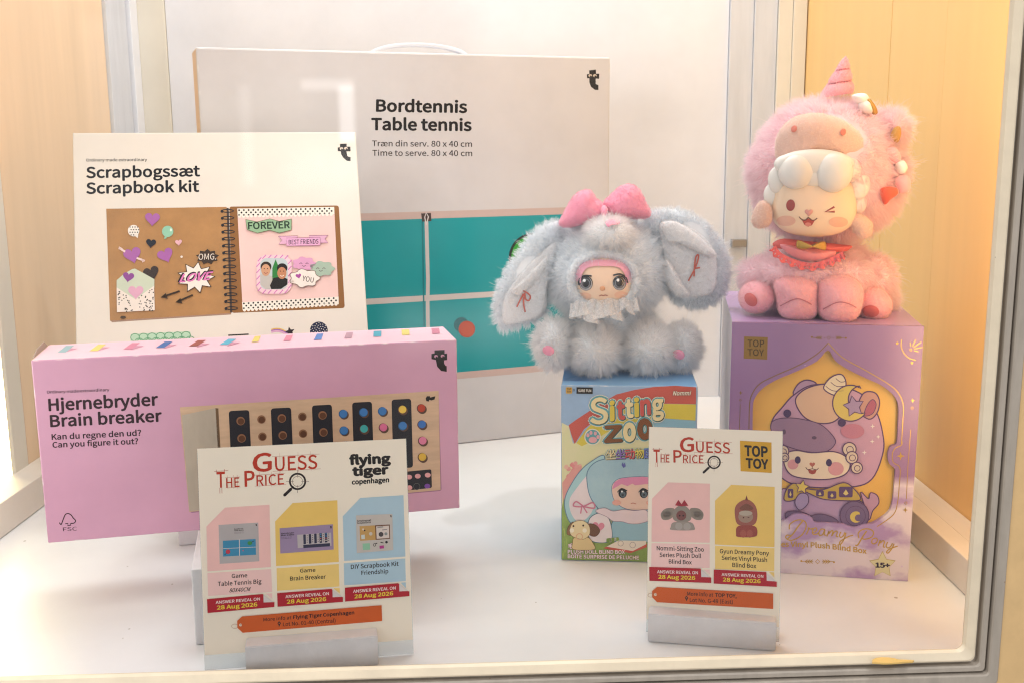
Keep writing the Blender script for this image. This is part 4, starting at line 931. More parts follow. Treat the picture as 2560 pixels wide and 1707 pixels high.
p.text('FOREVER', (1668, 138), (1720, 133), (1668, 126), '2a3a2c', .03).line([(1710, 155), (1755, 150)], 8, '8a8088').circ(1700, 195, 22, '4a4244').circ(1745, 190, 14, '8a9090')
p.poly([(1530, 280), (1597, 276), (1600, 336), (1534, 340)], '8fc2a4').ring(1640, 292, 12, 5, INK).line([(1650, 280), (1665, 276)], 8, INK).line([(1695, 268), (1722, 274)], 8, INK).circ(1750, 267, 12, '262430').poly([(1685, 300), (1726, 296), (1728, 324), (1687, 328)], 'b03a88')
p.up()
ribbon(p, [(102, 790), (612, 742), (622, 750), (626, 800), (722, 818), (720, 862), (107, 918)], [(620, 746), (714, 817), (622, 820)], ((182, 834), (588, 800), (182, 807)), ((193, 887), (565, 856), (192, 850)))
ribbon(p, [(746, 735), (1246, 695), (1254, 705), (1258, 750), (1350, 772), (1350, 815), (750, 860)], [(1254, 700), (1344, 768), (1256, 772)], ((823, 781), (1222, 752), (822, 753)), ((835, 832), (1197, 806), (834, 795)))
ribbon(p, [(1368, 685), (1858, 643), (1866, 652), (1870, 700), (1960, 718), (1960, 762), (1370, 812)], [(1866, 648), (1952, 714), (1868, 718)], ((1443, 732), (1835, 700), (1443, 704)), ((1455, 783), (1812, 753), (1455, 747)))
p.poly([(380, 987), (425, 948), (1705, 845), (1710, 990), (430, 1098), (380, 1052)], 'cc5a1e').up().ring(358, 1038, 30, 3, 'b07a52', ry=20).circ(410, 1026, 13, 'e6d8c4').circ(414, 1023, 6, 'cc5a1e')
p.text('More info at', (620, 993), (877, 973), (620, 961), '381c10', 0.016).text('Flying Tiger Copenhagen', (893, 972), (1455, 928), (892, 938), '2c140c', 0.034).text('Lot No. 01-40 (Central)', (800, 1038), (1283, 1003), (799, 1003), '381c10', 0.016)
pin(p, 765, 1017, 24)
p.done()

p = Print('card_heading', rc).view(1280, 854, 3.672)
guess(p, ((1540, 1012), (1672, 1007), (1540, 877)), ((1690, 1010), (2003, 1022), (1688, 912)), ((1300, 1105), (1358, 1106), (1298, 988)), ((1364, 1101), (1445, 1103), (1364, 1032)), ((1482, 1105), (1560, 1106), (1480, 990)), ((1570, 1108), (1758, 1112), (1570, 1036)), (1855, 1103), 55, (1808, 1150), (1760, 1195))
p.done(); p = Print('shop_logo', rc).view(0, 0, 0.91875)
p.poly([(1699.5, 1011), (1772, 1015), (1772.5, 1085), (1701, 1081)], 'd2a02c').up()
p.text('TOP', (1710, 1046.5), (1764, 1049.5), (1709.5, 1021), BLK, 0.045).text('TOY', (1713, 1074), (1765, 1077), (1712.5, 1050.5), BLK, 0.045)
p.done()
p = Print('product_panel', rc).view(1380, 1180, 3.672)
p.poly([(917, 240), (1065, 90), (1450, 102), (1447, 643), (914, 634)], PKC).poly([(1497, 258), (1645, 112), (2044, 132), (2042, 685), (1495, 660)], YLC)
p.poly([(914, 648), (1447, 657), (1447, 876), (911, 868)], 'f0c8c4').poly([(1497, 672), (2042, 694), (2040, 906), (1497, 884)], 'efce7c').poly([(1390, 890), (1447, 890), (1449, 935)], 'f0c8c4').poly([(1990, 912), (2040, 916), (2042, 965)], 'efce7c').up()
for t, a, b, c in (('Nommi-Sitting Zoo', (962, 713), (1395, 726), (960, 672)), ('Series Plush Doll', (987, 773), (1370, 785), (987, 734)), ('Blind Box', (1072, 834), (1283, 843), (1072, 796)), ('Gyun Dreamy Pony', (1540, 740), (1992, 760), (1540, 700)), ('Series Vinyl Plush', (1557, 800), (1975, 821), (1556, 761)), ('Blind Box', (1655, 866), (1875, 877), (1655, 827))):
    p.text(t, a, b, c, INK, .02)
# plush toy photos
for sx in (-1, 1): p.poly(spline([(1195+sx*75, 330), (1195+sx*150, 330), (1195+sx*195, 375), (1195+sx*180, 430), (1195+sx*120, 430), (1195+sx*75, 390)], 5), '8a7f74').poly(spline([(1195+sx*110, 360), (1195+sx*160, 360), (1195+sx*180, 390), (1195+sx*150, 415), (1195+sx*110, 400)], 4), 'a0908a')
p.up().poly(spline([(1115, 350), (1190, 295), (1265, 345), (1275, 430), (1200, 460), (1115, 430)], 5), '8f867c').up().circ(1187, 393, 46, '7a4a48').up().poly(spline([(1090, 500), (1120, 455), (1270, 455), (1308, 500), (1290, 528), (1100, 526)], 5), '9a9088').up().circ(1165, 492, 34, 'aaa09a').circ(1240, 495, 34, 'aaa09a').circ(1172, 395, 8, '33262a').circ(1205, 395, 8, '33262a')
p.poly([(1130, 300), (1160, 250), (1190, 290), (1215, 250), (1252, 303), (1190, 310)], 'a02838')
p.poly([(1772, 255), (1786, 208), (1800, 255)], '7a3a36').poly(spline([(1680, 400), (1690, 300), (1785, 245), (1865, 300), (1885, 400), (1850, 480), (1715, 480)], 5), '9a5a50').up().poly(spline([(1720, 330), (1785, 285), (1850, 330), (1785, 350)], 5), '7a4c3e').circ(1778, 405, 68, 'a08474', ry=55).up().circ(1778, 372, 62, 'b4a494', ry=24).poly(spline([(1690, 560), (1710, 490), (1860, 490), (1885, 560), (1850, 590), (1710, 590)], 5), '96463e').up().circ(1755, 560, 28, 'a4564a', ry=36).circ(1815, 560, 28, 'a4564a', ry=36).circ(1758, 412, 7, '5a2a28').line([(1795, 408), (1812, 412)], 6, '5a2a28')
p.up()
ribbon(p, [(893, 865), (1362, 879), (1370, 890), (1372, 948), (1462, 962), (1462, 1012), (895, 992)], [(1368, 884), (1456, 960), (1370, 957)], ((965, 922), (1340, 932), (965, 894)), ((976, 972), (1315, 983), (976, 936)))
ribbon(p, [(1485, 888), (1965, 911), (1972, 922), (1974, 985), (2063, 1000), (2063, 1048), (1485, 1017)], [(1969, 918), (2058, 997), (1971, 992)], ((1557, 947), (1940, 964), (1557, 920)), ((1568, 997), (1915, 1014), (1568, 961)))
p.poly([(920, 1086), (965, 1048), (2030, 1108), (2030, 1250), (965, 1188), (920, 1142)], 'cc5a1e').up().ring(908, 1123, 27, 3, 'b07a52', ry=18).circ(950, 1117, 13, 'e6d8c4').circ(955, 1114, 6, 'cc5a1e')
p.text('More info at', (1242, 1127), (1480, 1137), (1242, 1092), '381c10', 0.016).text('TOP TOY,', (1497, 1140), (1695, 1148), (1497, 1104), '2c140c', 0.034).text('Lot No. G-49 (East)', (1265, 1185), (1660, 1203), (1265, 1149), '381c10', 0.016)
pin(p, 1235, 1154, 24)
p.done()

# ------------------------------------------------------------------ plush toys
def mat_fur(name, hexc, rough=0.45, tip=0.5, hue_var=0.16):
    m = bpy.data.materials.new(name); m.use_nodes = True; n = m.node_tree.nodes; L = m.node_tree.links; n.clear()
    o = n.new('ShaderNodeOutputMaterial'); df = n.new('ShaderNodeBsdfDiffuse'); tl = n.new('ShaderNodeBsdfTranslucent'); mx = n.new('ShaderNodeMixShader')
    hi = n.new('ShaderNodeHairInfo'); rp = n.new('ShaderNodeValToRGB'); L.new(hi.outputs['Random'], rp.inputs[0])
    c = lin(hexc)
    rp.color_ramp.elements[0].color = (*[v*(1-hue_var) for v in c], 1); rp.color_ramp.elements[1].color = (*[min(1, v*(1+hue_var*0.8)) for v in c], 1)
    tp = n.new('ShaderNodeMix'); tp.data_type = 'RGBA'; ir = n.new('ShaderNodeMapRange'); L.new(hi.outputs['Intercept'], ir.inputs[0]); ir.inputs[1].default_value = 0.35; ir.inputs[2].default_value = 1.0; ir.inputs[4].default_value = tip
    L.new(ir.outputs[0], tp.inputs[0]); L.new(rp.outputs[0], tp.inputs[6]); tp.inputs[7].default_value = (0.97, 0.95, 0.94, 1); rp = tp
    L.new(rp.outputs[2], df.inputs[0]); L.new(rp.outputs[2], tl.inputs[0]); mx.inputs[0].default_value = 0.5
    L.new(df.outputs[0], mx.inputs[1]); L.new(tl.outputs[0], mx.inputs[2]); L.new(mx.outputs[0], o.inputs[0]); return m
def fur(parent, me_o, root, n, length, m, radius=0.00014, comb=(0, 0, 0), spread=0.5, curl=0.35, skip=None, down=0.15, name='fur', pts=4, fly_=0.045):
    me = me_o.data; me.calc_loop_triangles(); nt_ = len(me.loop_triangles)
    co_ = np.empty(len(me.vertices)*3); me.vertices.foreach_get('co', co_); co_ = co_.reshape(-1, 3)
    tv = np.empty(nt_*3, dtype=np.int64); me.loop_triangles.foreach_get('vertices', tv); tv = tv.reshape(-1, 3)
    nv = np.empty(len(me.vertices)*3); me.vertices.foreach_get('normal', nv); nv = nv.reshape(-1, 3)
    A, B, C_ = co_[tv[:, 0]], co_[tv[:, 1]], co_[tv[:, 2]]
    ar_ = np.linalg.norm(np.cross(B-A, C_-A), axis=1); ar_ = ar_/ar_.sum()
    ti = RNG.choice(nt_, n, p=ar_); r1 = np.sqrt(RNG.random(n)); r2 = RNG.random(n)
    w0, w1, w2 = 1-r1, r1*(1-r2), r1*r2
    P = A[ti]*w0[:, None] + B[ti]*w1[:, None] + C_[ti]*w2[:, None]
    N_ = nv[tv[ti, 0]]*w0[:, None] + nv[tv[ti, 1]]*w1[:, None] + nv[tv[ti, 2]]*w2[:, None]
    N_ /= np.linalg.norm(N_, axis=1)[:, None] + 1e-9
    if skip is not None:
        O = np.array(root.matrix_world.translation); keep = np.ones(n, bool)
        cam = np.array(CAM); fw_, rt_, up_ = (np.array(v) for v in (FW, RT, UP))
        q = P + O - cam; z = q @ fw_; u = 1280 + FPX*(q @ rt_)/z; v = 853.5 - FPX*(q @ up_)/z
        face = (N_ * -q).sum(1) > 0
        for (cx, cy, rx, ry) in skip: keep &= ~((((u-cx)/rx)**2 + ((v-cy)/ry)**2 < 1) & face)
        P, N_ = P[keep], N_[keep]; n = len(P)
    # clumps: low-frequency direction field
    F1 = RNG.normal(size=(3, 3))*260; ph = RNG.random(3)*6
    cl = np.sin(P @ F1 + ph)*0.5 + np.sin(P @ (F1*2.3)[:, ::-1] + ph*2)*0.35
    D = N_ + np.array(comb) + cl*spread*0.6 + RNG.normal(size=(n, 3))*spread*0.45
    D /= np.linalg.norm(D, axis=1)[:, None]
    Ln = length*(0.55 + 0.75*RNG.random(n)**1.3)
    bend = RNG.normal(size=(n, 3))*curl + np.array((0, 0, -down))*2
    K = np.zeros((n, pts, 3))
    for k in range(pts):
        t = k/(pts-1); K[:, k] = P + (D*t + bend*(t*t)*0.35)*Ln[:, None]
    # gather strands into tufts
    M_ = max(40, n//28); gi = RNG.choice(n, M_, replace=False); G = P[gi]; near = np.empty(n, dtype=np.int64)
    for a in range(0, n, 2000): near[a:a+2000] = ((P[a:a+2000, None, :]-G[None])**2).sum(2).argmin(1)
    gid = gi[near]; Lg = Ln[gid]
    for k in range(1, pts):
        t = k/(pts-1); tgt = P[gid] + (K[gid, k]-P[gid]); wgt = (0.62*t**1.4*RNG.uniform(0.4, 1, n))[:, None]
        K[:, k] = K[:, k]*(1-wgt) + tgt*wgt
    fly = RNG.random(n) < fly_
    for k in range(1, pts): K[fly, k] = P[fly] + (K[fly, k]-P[fly])*1.75
    cu = bpy.data.hair_curves.new(name); cu.add_curves([pts]*n)
    cu.attributes['position'].data.foreach_set('vector', K.astype(np.float32).ravel())
    ra = cu.attributes.get('radius') or cu.attributes.new('radius', 'FLOAT', 'POINT')
    ra.data.foreach_set('value', np.tile(np.linspace(1, 0.18, pts)*radius, n).astype(np.float32))
    cu.materials.append(m); o = bpy.data.objects.new(name, cu); COL.objects.link(o); o.parent = parent
    return o
def ellipsoid(name, c, rx, ry, rz, m, parent, root, rot=None, seg=40, ring=24, defo=None, lump=0.0):
    V, F = [], []
    for i in range(ring+1):
        th = math.pi*i/ring
        for k in range(seg):
            ph = 2*math.pi*k/seg; v = Vector((math.sin(th)*math.cos(ph), math.sin(th)*math.sin(ph), math.cos(th)))
            if defo: v = defo(v)
            if lump: v = v*(1 + lump*(math.sin(5.1*v.x+1.3)*math.sin(4.7*v.z+.4) + 0.7*math.sin(9.3*v.x-2)*math.sin(8.1*v.z+1)*math.cos(4*v.y)))
            v = Vector((v.x*rx, v.y*ry, v.z*rz))
            if rot: v = rot @ v
            V.append(Vector(c)+v)
    for i in range(ring):
        for k in range(seg): F.append((i*seg+k, (i+1)*seg+k, (i+1)*seg+(k+1) % seg, i*seg+(k+1) % seg))
    return mesh(name, V, F, m, parent, root, True)
def blobpx(name, u, v, Y, ru, rv, ry, m, parent, root, rot=0.0, **k):
    c = at(u, v, Y); s = mpp(c)
    return ellipsoid(name, c, ru*s, ry, rv*s, m, parent, root, Matrix.Rotation(-rot, 3, 'Y') if rot else None, **k)
def pillow(name, outline, Y, df, db, m, parent, root, rings=7, power=1.0, yf=None, centre=None, n=6, closed_spline=True):
    o = spline(outline, n) if closed_spline else outline
    P = [at(u, v, Y + (yf(u, v) if yf else 0)) for u, v in o]; N = len(P)
    c = at(*centre, Y + (yf(*centre) if yf else 0)) if centre else sum(P, Vector())/N
    V, F = [], []
    for side, d in ((-1, df), (1, db)):
        for k in range(rings+1):
            th = math.pi/2*k/rings; s_ = math.cos(th); h = math.sin(th)**power
            if side == 1 and k == 0: continue
            if k == rings: V.append(c + Vector((0, side*d, 0))); continue
            for q in P: V.append(c + (q-c)*s_ + Vector((0, side*d*h, 0)))
    f0 = 0
    for k in range(rings-1):
        for i in range(N): F.append((k*N+i, k*N+(i+1) % N, (k+1)*N+(i+1) % N, (k+1)*N+i))
    tip = rings*N
    for i in range(N): F.append(((rings-1)*N+i, (rings-1)*N+(i+1) % N, tip))
    b = tip+1
    for i in range(N): F.append((i, b+i, b+(i+1) % N, (i+1) % N))
    for k in range(rings-2):
        for i in range(N): F.append((b+k*N+i, b+(k+1)*N+i, b+(k+1)*N+(i+1) % N, b+k*N+(i+1) % N))
    t2 = b+(rings-1)*N
    for i in range(N): F.append((b+(rings-2)*N+i, t2, b+(rings-2)*N+(i+1) % N))
    ob = mesh(name, V, F, m, parent, root, True)
    bm = bmesh.new(); bm.from_mesh(ob.data); bmesh.ops.recalc_face_normals(bm, faces=bm.faces); bm.to_mesh(ob.data); bm.free()
    return ob
def bvh_of(objs, root):
    V, F = [], []
    for o in objs:
        b = len(V); V += [root.matrix_world @ v.co for v in o.data.vertices]; F += [[b+i for i in p.vertices] for p in o.data.polygons]
    return BVHTree.FromPolygons(V, F)
def decal(name, outline, tree, m, parent, root, off=0.0003, rings=4, thick=0.0):
    """soft patch laid on the surface of a toy"""
    N = len(outline); cx = sum(p[0] for p in outline)/N; cy = sum(p[1] for p in outline)/N; V, F = [], []
    def hit(u, v, extra=0):
        d = ray(u, v).normalized(); h = tree.ray_cast(CAM, d)
        if h[0] is None:
            h = tree.find_nearest(CAM + d*0.92); return h[0] - d*off
        return h[0] - d*(off+extra)
    for k in range(rings):
        s_ = 1 - k/rings; e_ = thick*math.sqrt(max(0, 1 - s_*s_))
        for u, v in outline: V.append(hit(cx+(u-cx)*s_, cy+(v-cy)*s_, e_))
    V.append(hit(cx, cy, thick))
    for k in range(rings-1):
        for i in range(N): F.append((k*N+i, k*N+(i+1) % N, (k+1)*N+(i+1) % N, (k+1)*N+i))
    for i in range(N): F.append(((rings-1)*N+i, (rings-1)*N+(i+1) % N, rings*N))
    o = mesh(name, V, F, m, parent, root, True)
    return o
def strokeline(pts, wd):
    P = [Vector(p) for p in pts]; L_, R_ = [], []
    for i in range(len(P)):
        d = (P[min(i+1, len(P)-1)] - P[max(i-1, 0)]).normalized(); q = Vector((-d.y, d.x))*wd/2
        L_.append(tuple(P[i]+q)); R_.append(tuple(P[i]-q))
    return L_, R_
def stroke(name, pts, wd, tree, m, parent, root, off=0.0005, n=5):
    L_, R_ = strokeline(spline(pts, n, False) if len(pts) > 2 else pts, wd); V, F = [], []
    for a, b in zip(L_, R_):
        for i, (u, v) in enumerate((a, ((a[0]+b[0])/2, (a[1]+b[1])/2), b)):
            d = ray(u, v).normalized(); h = tree.ray_cast(CAM, d); q = h[0] if h[0] is not None else tree.find_nearest(CAM + d*0.92)[0]
            V.append(q - d*(off + (0.0004 if i == 1 else 0)))
    for i in range(len(L_)-1):
        F += [(3*i, 3*i+1, 3*i+4, 3*i+3), (3*i+1, 3*i+2, 3*i+5, 3*i+4)]
    return mesh(name, V, F, m, parent, root, True)

# --- grey plush doll in a rabbit hood
gfur = mat_fur('grey_fur', 'e9eef3'); gfurw = mat_fur('white_grey_fur', 'f8f6f6'); gskin = mat('grey_plush', 'e6e8eb', rough=0.9, sheen=0.5)
lining = mat('ear_lining', 'd9d8da', rough=0.9, sheen=0.6, bump=0.2, bscale=600)
pinkv = mat('pink_velvet', 'ec98b0', rough=0.85, sheen=0.7, noise=0.10, nscale=60, bump=0.25, bscale=500)
bun = empty('plush_doll', Vector((0.105, 0.935, bh+0.0008)))
tag(bun, 'grey furry plush doll with drooping rabbit ears and a pink bow on the blue box', 'plush toy')
bodyb = blobpx('body', 1525, 840, 0.955, 118, 92, 0.034, gskin, bun, bun)
fur(bodyb, bodyb, bun, 9000, 0.011, gfur, down=0.1)
hood = blobpx('hood', 1513, 672, 0.950, 146, 120, 0.050, gskin, bun, bun, lump=0.04)
hood_tree = None
FACE = (1507, 700, 74, 62)
fur(hood, hood, bun, 26000, 0.0105, gfur, skip=[FACE, (1507, 780, 60, 30)], spread=0.6)
mz = blobpx('hood_muzzle', 1520, 586, 0.918, 56, 40, 0.022, gskin, bun, bun)
fur(mz, mz, bun, 6000, 0.008, gfurw, down=0.3)
ht = bvh_of([mz], bun)
decal('nose', spline([(1513, 556), (1530, 548), (1550, 554), (1545, 562), (1530, 564), (1520, 568)], 4), ht, pinkv, bun, bun, off=0.004, thick=0.002)
# face
skinv = mat('vinyl_skin', 'ecccb2', rough=0.38, spec=0.4)
face = pillow('face', [(1436, 690), (1445, 658), (1475, 644), (1510, 642), (1550, 648), (1574, 668), (1580, 705), (1572, 738), (1545, 757), (1508, 762), (1470, 757), (1445, 735)], 0.9045, 0.0125, 0.016, skinv, bun, bun, centre=(1508, 708))
ft = bvh_of([face], bun)
hairp = mat('pink_hair', 'e6a2b6', rough=0.7, sheen=0.3, bump=0.3, bscale=300, stretch=(4, 1, 0.3))
hr = stroke('hair', [(1437, 712), (1441, 682), (1458, 659), (1486, 651), (1510, 651), (1540, 652), (1562, 662), (1577, 684), (1580, 712)], 30, ft, hairp, bun, bun, off=0.0016)
eyed = mat('eye_dark', '1f2026', rough=0.25, spec=0.6); eyeg = mat('eye_grey', '6f747c', rough=0.15, spec=0.8); eyel = mat('eye_light', 'a9a6a8', rough=0.2); whit = mat('eye_white', 'f2f2f2', rough=0.2)
for ex, ey, s_ in ((1465, 709, 1), (1549, 708, 1)):
    e1 = decal('eye', ell(ex, ey, 17, 18.5), ft, eyed, bun, bun, off=0.0003, thick=0.0016)
    et = bvh_of([e1], bun)
    decal('eye_rim', ell(ex, ey+1.5, 15.5, 16.5), et, eyel, e1, bun, off=0.0002); decal('iris', ell(ex-1, ey-1, 13.5, 14.5), et, eyed, e1, bun, off=0.00035); decal('iris', ell(ex-1, ey+1, 11.5, 12), et, eyeg, e1, bun, off=0.0005); decal('pupil', ell(ex-1, ey, 8.5, 9.5), et, eyed, e1, bun, off=0.0007); decal('eye_glint', ell(ex-4, ey-7, 3.6, 4, n=10), et, whit, e1, bun, off=0.0009)
    stroke('eyelash', [(1447, 714), (1448, 699), (1461, 690), (1479, 691)] if ex < 1500 else [(1533, 689), (1550, 686), (1564, 694), (1569, 708)], 4.2, ft, eyed, bun, bun, off=0.0012)
blush = mat('blush', 'e6b79c', rough=0.45)
for x, y in ((1461, 741), (1553, 738)): decal('cheek', ell(x, y, 17, 9), ft, blush, bun, bun, off=0.0003)
decal('nose', ell(1506, 722, 7, 6), ft, mat('nose_tint', 'dba078', rough=0.4), bun, bun, off=0.0003, thick=0.0012)
stroke('mouth', [(1498, 741), (1504, 738.5), (1508, 740), (1513, 738.5), (1519, 740)], 2.2, ft, mat('mouth_line', '9a4a3a', rough=0.5), bun, bun, off=0.0006)
def tube(name, path, r, m, parent, root, seg=10):
    V, F = [], []; N = len(path)
    for i, q in enumerate(path):
        d = (path[(i+1) % N] - path[i-1]).normalized(); a = d.orthogonal().normalized(); b = d.cross(a); a = b.cross(d)
        a = (Vector((0, 1, 0)) - d*d.y).normalized(); b = d.cross(a)
        for k in range(seg): t = 2*math.pi*k/seg; V.append(q + a*r*math.cos(t) + b*r*math.sin(t))
    for i in range(N):
        for k in range(seg): F.append((i*seg+k, i*seg+(k+1) % seg, ((i+1) % N)*seg+(k+1) % seg, ((i+1) % N)*seg+k))
    o = mesh(name, V, F, m, parent, root, True); bm = bmesh.new(); bm.from_mesh(o.data); bmesh.ops.recalc_face_normals(bm, faces=bm.faces); bm.to_mesh(o.data); bm.free(); return o
rim = tube('hood_rim', [at(u, v, 0.903) for u, v in ell(1508, 700, 82, 66, 0, 40)], 0.0042, gskin, bun, bun)
fur(rim, rim, bun, 7000, 0.0062, gfur, spread=0.7)
# bow
bw1 = pillow('bow', [(1398, 562), (1412, 528), (1432, 494), (1452, 478), (1476, 476), (1490, 496), (1508, 512), (1510, 540), (1480, 553), (1430, 568)], 0.9300, 0.016, 0.014, pinkv, bun, bun)
fur(bw1, bw1, bun, 5000, 0.0011, mat_fur('bow_pile', 'f4b4c6', tip=0.25), spread=0.7, radius=0.00009)
bw2 = pillow('bow', [(1508, 508), (1530, 484), (1552, 466), (1576, 461), (1598, 474), (1614, 505), (1627, 535), (1612, 546), (1560, 546), (1522, 540), (1512, 532)], 0.9330, 0.017, 0.015, pinkv, bun, bun)
fur(bw2, bw2, bun, 5000, 0.0011, mat_fur('bow_pile', 'f4b4c6', tip=0.25), spread=0.7, radius=0.00009)
blobpx('bow_knot', 1510, 530, 0.922, 10, 16, 0.008, pinkv, bun, bun)
# ears
def yL(u, v): return -0.012*(1380-u)/120
def yR(u, v): return -0.010*(u-1640)/150
e1 = pillow('ear', [(1400, 556), (1370, 560), (1335, 585), (1295, 640), (1258, 700), (1240, 750), (1240, 795), (1258, 820), (1300, 812), (1350, 795), (1366, 770), (1372, 700), (1395, 640), (1410, 590)], 0.940, 0.009, 0.012, gskin, bun, bun, yf=yL, centre=(1320, 700))
fur(e1, e1, bun, 15000, 0.0062, gfur, down=0.15, skip=[(1330, 720, 45, 78)])
l1 = pillow('ear_lining', [(1384, 608), (1345, 640), (1296, 692), (1263, 742), (1256, 790), (1268, 812), (1318, 801), (1352, 786), (1363, 750), (1370, 690), (1388, 635)], 0.9300, 0.0035, 0.004, lining, e1, bun, yf=yL, centre=(1325, 735))
e2 = pillow('ear', [(1612, 545), (1640, 527), (1690, 525), (1740, 545), (1785, 585), (1815, 640), (1818, 700), (1800, 745), (1760, 766), (1715, 763), (1680, 745), (1664, 710), (1660, 660), (1640, 600)], 0.945, 0.010, 0.012, gskin, bun, bun, yf=yR, centre=(1725, 650))
fur(e2, e2, bun, 17000, 0.0062, gfur, down=0.15, skip=[(1722, 652, 62, 95)])
l2 = pillow('ear_lining', [(1650, 560), (1680, 555), (1730, 572), (1770, 605), (1790, 645), (1792, 690), (1782, 730), (1745, 742), (1705, 738), (1680, 715), (1668, 670), (1655, 610)], 0.9345, 0.004, 0.004, lining, e2, bun, yf=yR, centre=(1725, 655))
# folds of the right lining
pillow('ear_fold', [(1655, 560), (1690, 556), (1740, 585), (1782, 625), (1790, 640), (1765, 638), (1730, 622), (1690, 605), (1668, 600)], 0.9275, 0.005, 0.005, lining, e2, bun, yf=yR)
pillow('ear_fold', [(1664, 650), (1680, 668), (1705, 712), (1722, 738), (1700, 742), (1678, 725), (1662, 690)], 0.9280, 0.005, 0.005, lining, e2, bun, yf=yR)
pillow('ear_fold', [(1368, 640), (1340, 668), (1300, 708), (1278, 730), (1300, 740), (1330, 712), (1362, 670)], 0.9265, 0.0028, 0.004, lining, e1, bun, yf=yL)
for l_ in (l1, l2): fur(l_, l_, bun, 9000, 0.0018, gfurw, spread=0.8, radius=0.00010)
for f_ in [o_ for o_ in bun.children_recursive if o_.name.startswith('ear_fold')]: fur(f_, f_, bun, 3500, 0.0018, gfurw, spread=0.8, radius=0.00010)
red = mat('red_thread', 'b8584a', rough=0.7)
t1 = bvh_of([l1], bun); t2 = bvh_of([l2], bun)
for pts in ([(1307, 727), (1318, 733), (1326, 742), (1322, 752), (1314, 748), (1312, 733)], [(1309, 735), (1300, 752), (1292, 768)], [(1311, 735), (1309, 758), (1313, 781)]): stroke('embroidery', pts, 3.8, t1, red, l1, bun, off=0.0022)
for pts in ([(1735, 676), (1744, 655), (1746, 638), (1739, 645), (1736, 676)], [(1736, 676), (1728, 690), (1721, 703)], [(1736, 672), (1750, 670)], [(1736, 678), (1735, 692)]): stroke('embroidery', pts, 3.8, t2, red, l2, bun, off=0.0022)
# limbs
def limb(name, u, v, Y, ru, rv, ry, n, m, L=0.0095):
    o = blobpx(name, u, v, Y, ru, rv, ry, gskin, bun, bun); fur(o, o, bun, n, L, m, down=0.12); return o
limb('leg', 1487, 872, 0.917, 60, 52, 0.024, 7500, gfurw); limb('leg', 1620, 868, 0.920, 58, 52, 0.024, 7500, gfurw)
a1 = limb('arm', 1383, 858, 0.918, 40, 56, 0.018, 5500, gfurw, 0.008); a2 = limb('arm', 1705, 868, 0.925, 40, 54, 0.018, 5500, gfurw, 0.008)
decal('paw_pad', ell(1371, 876, 15, 12, 0.3), bvh_of([a1], bun), pinkv, a1, bun, off=0.0062, thick=0.001); decal('paw_pad', ell(1697, 886, 15, 12, 0.4), bvh_of([a2], bun), pinkv, a2, bun, off=0.0062, thick=0.001)
# sheer ruffled collar
sheer = mat('sheer_ruffle', 'e8e6e6', rough=0.6, trans=0.0); pn = sheer.node_tree.nodes['Principled BSDF']; pn.inputs['Alpha'].default_value = 0.5; pn.inputs['Subsurface Weight'].default_value = 0.0
V, F = [], []; NU = 220
for i in range(NU+1):
    t = i/NU; a = 2*math.pi*9*t + 1.2*math.sin(7*t)
    u = 1426 + 165*t; vt = 757 - 10*t - 4*math.sin(math.pi*t) + 3*math.sin(a*0.5+1); amp = 0.45 + 0.55*math.sin(math.pi*min(1, 1.15*t))
    for j in range(7):
        s_ = j/6; uu = u + 15*math.sin(a)*s_*amp + 8*(t-0.5)*s_; vv = vt + (16 + 34*amp + 9*math.sin(a*0.37) + 6*math.sin(a*0.61+2))*s_
        V.append(at(uu, vv, 0.898 - 0.003*math.sin(math.pi*t) - (0.004 + 0.011*(0.5+0.5*math.cos(a)))*s_*amp))
for i in range(NU):
    for j in range(6): F.append((i*7+j, i*7+j+1, (i+1)*7+j+1, (i+1)*7+j))
mesh('collar', V, F, sheer, bun, bun, True)

# --- pink plush unicorn doll
pfur = mat_fur('pink_fur', 'fbdfe4', tip=0.35); pskin = mat('pink_plush', 'f2ccd3', rough=0.9, sheen=0.5)
pvel = mat('pink_short_plush', 'eeaab2', rough=0.85, sheen=0.7, noise=0.06, nscale=80, bump=0.2, bscale=700)
horn_m = mat('horn_plush', 'eea4ae', rough=0.85, sheen=0.7, bump=0.2, bscale=600)
beige = mat('beige_plush', 'deb9aa', rough=0.9, sheen=0.6, noise=0.06, nscale=50, bump=0.2, bscale=700)
uni = empty('plush_doll', Vector((0.262, 0.90, uh+0.0005)))
tag(uni, 'pink furry plush unicorn doll with a winking face, seated on the purple box', 'plush toy')
b2 = blobpx('body', 2042, 690, 0.925, 140, 95, 0.045, pskin, uni, uni)
fur(b2, b2, uni, 12000, 0.010, pfur, comb=(0, 0, -0.5), down=0.25)
ch = pillow('chest', [(1915, 660), (1990, 640), (2080, 645), (2170, 660), (2185, 700), (2150, 735), (2090, 722), (2045, 716), (2000, 722), (1940, 715), (1905, 690)], 0.890, 0.025, 0.02, pskin, uni, uni)
fur(ch, ch, uni, 9000, 0.009, pfur, comb=(0, 0, -0.3), down=0.3)
hd = blobpx('hood', 2066, 430, 0.925, 181, 174, 0.062, pskin, uni, uni, lump=0.035)
fur(hd, hd, uni, 36000, 0.0092, pfur, fly_=0.015, skip=[(2033, 505, 105, 88), (2053, 350, 112, 62), (2020, 440, 100, 50)], comb=(0, 0, -0.25), down=0.15)
for u, v, ru, rv in ((2228, 322, 34, 38), (2228, 430, 24, 40)):
    k = blobpx('fur_tuft', u, v, 0.905, ru, rv, 0.018, pskin, uni, uni); fur(k, k, uni, 3500, 0.010, pfur)
sn = pillow('snout', [(1938, 375), (1945, 335), (1975, 300), (2015, 285), (2060, 286), (2110, 303), (2150, 335), (2172, 375), (2165, 400), (2135, 412), (2095, 402), (2050, 396), (2000, 396), (1960, 405), (1942, 400)], 0.878, 0.018, 0.02, beige, uni, uni, centre=(2053, 348))
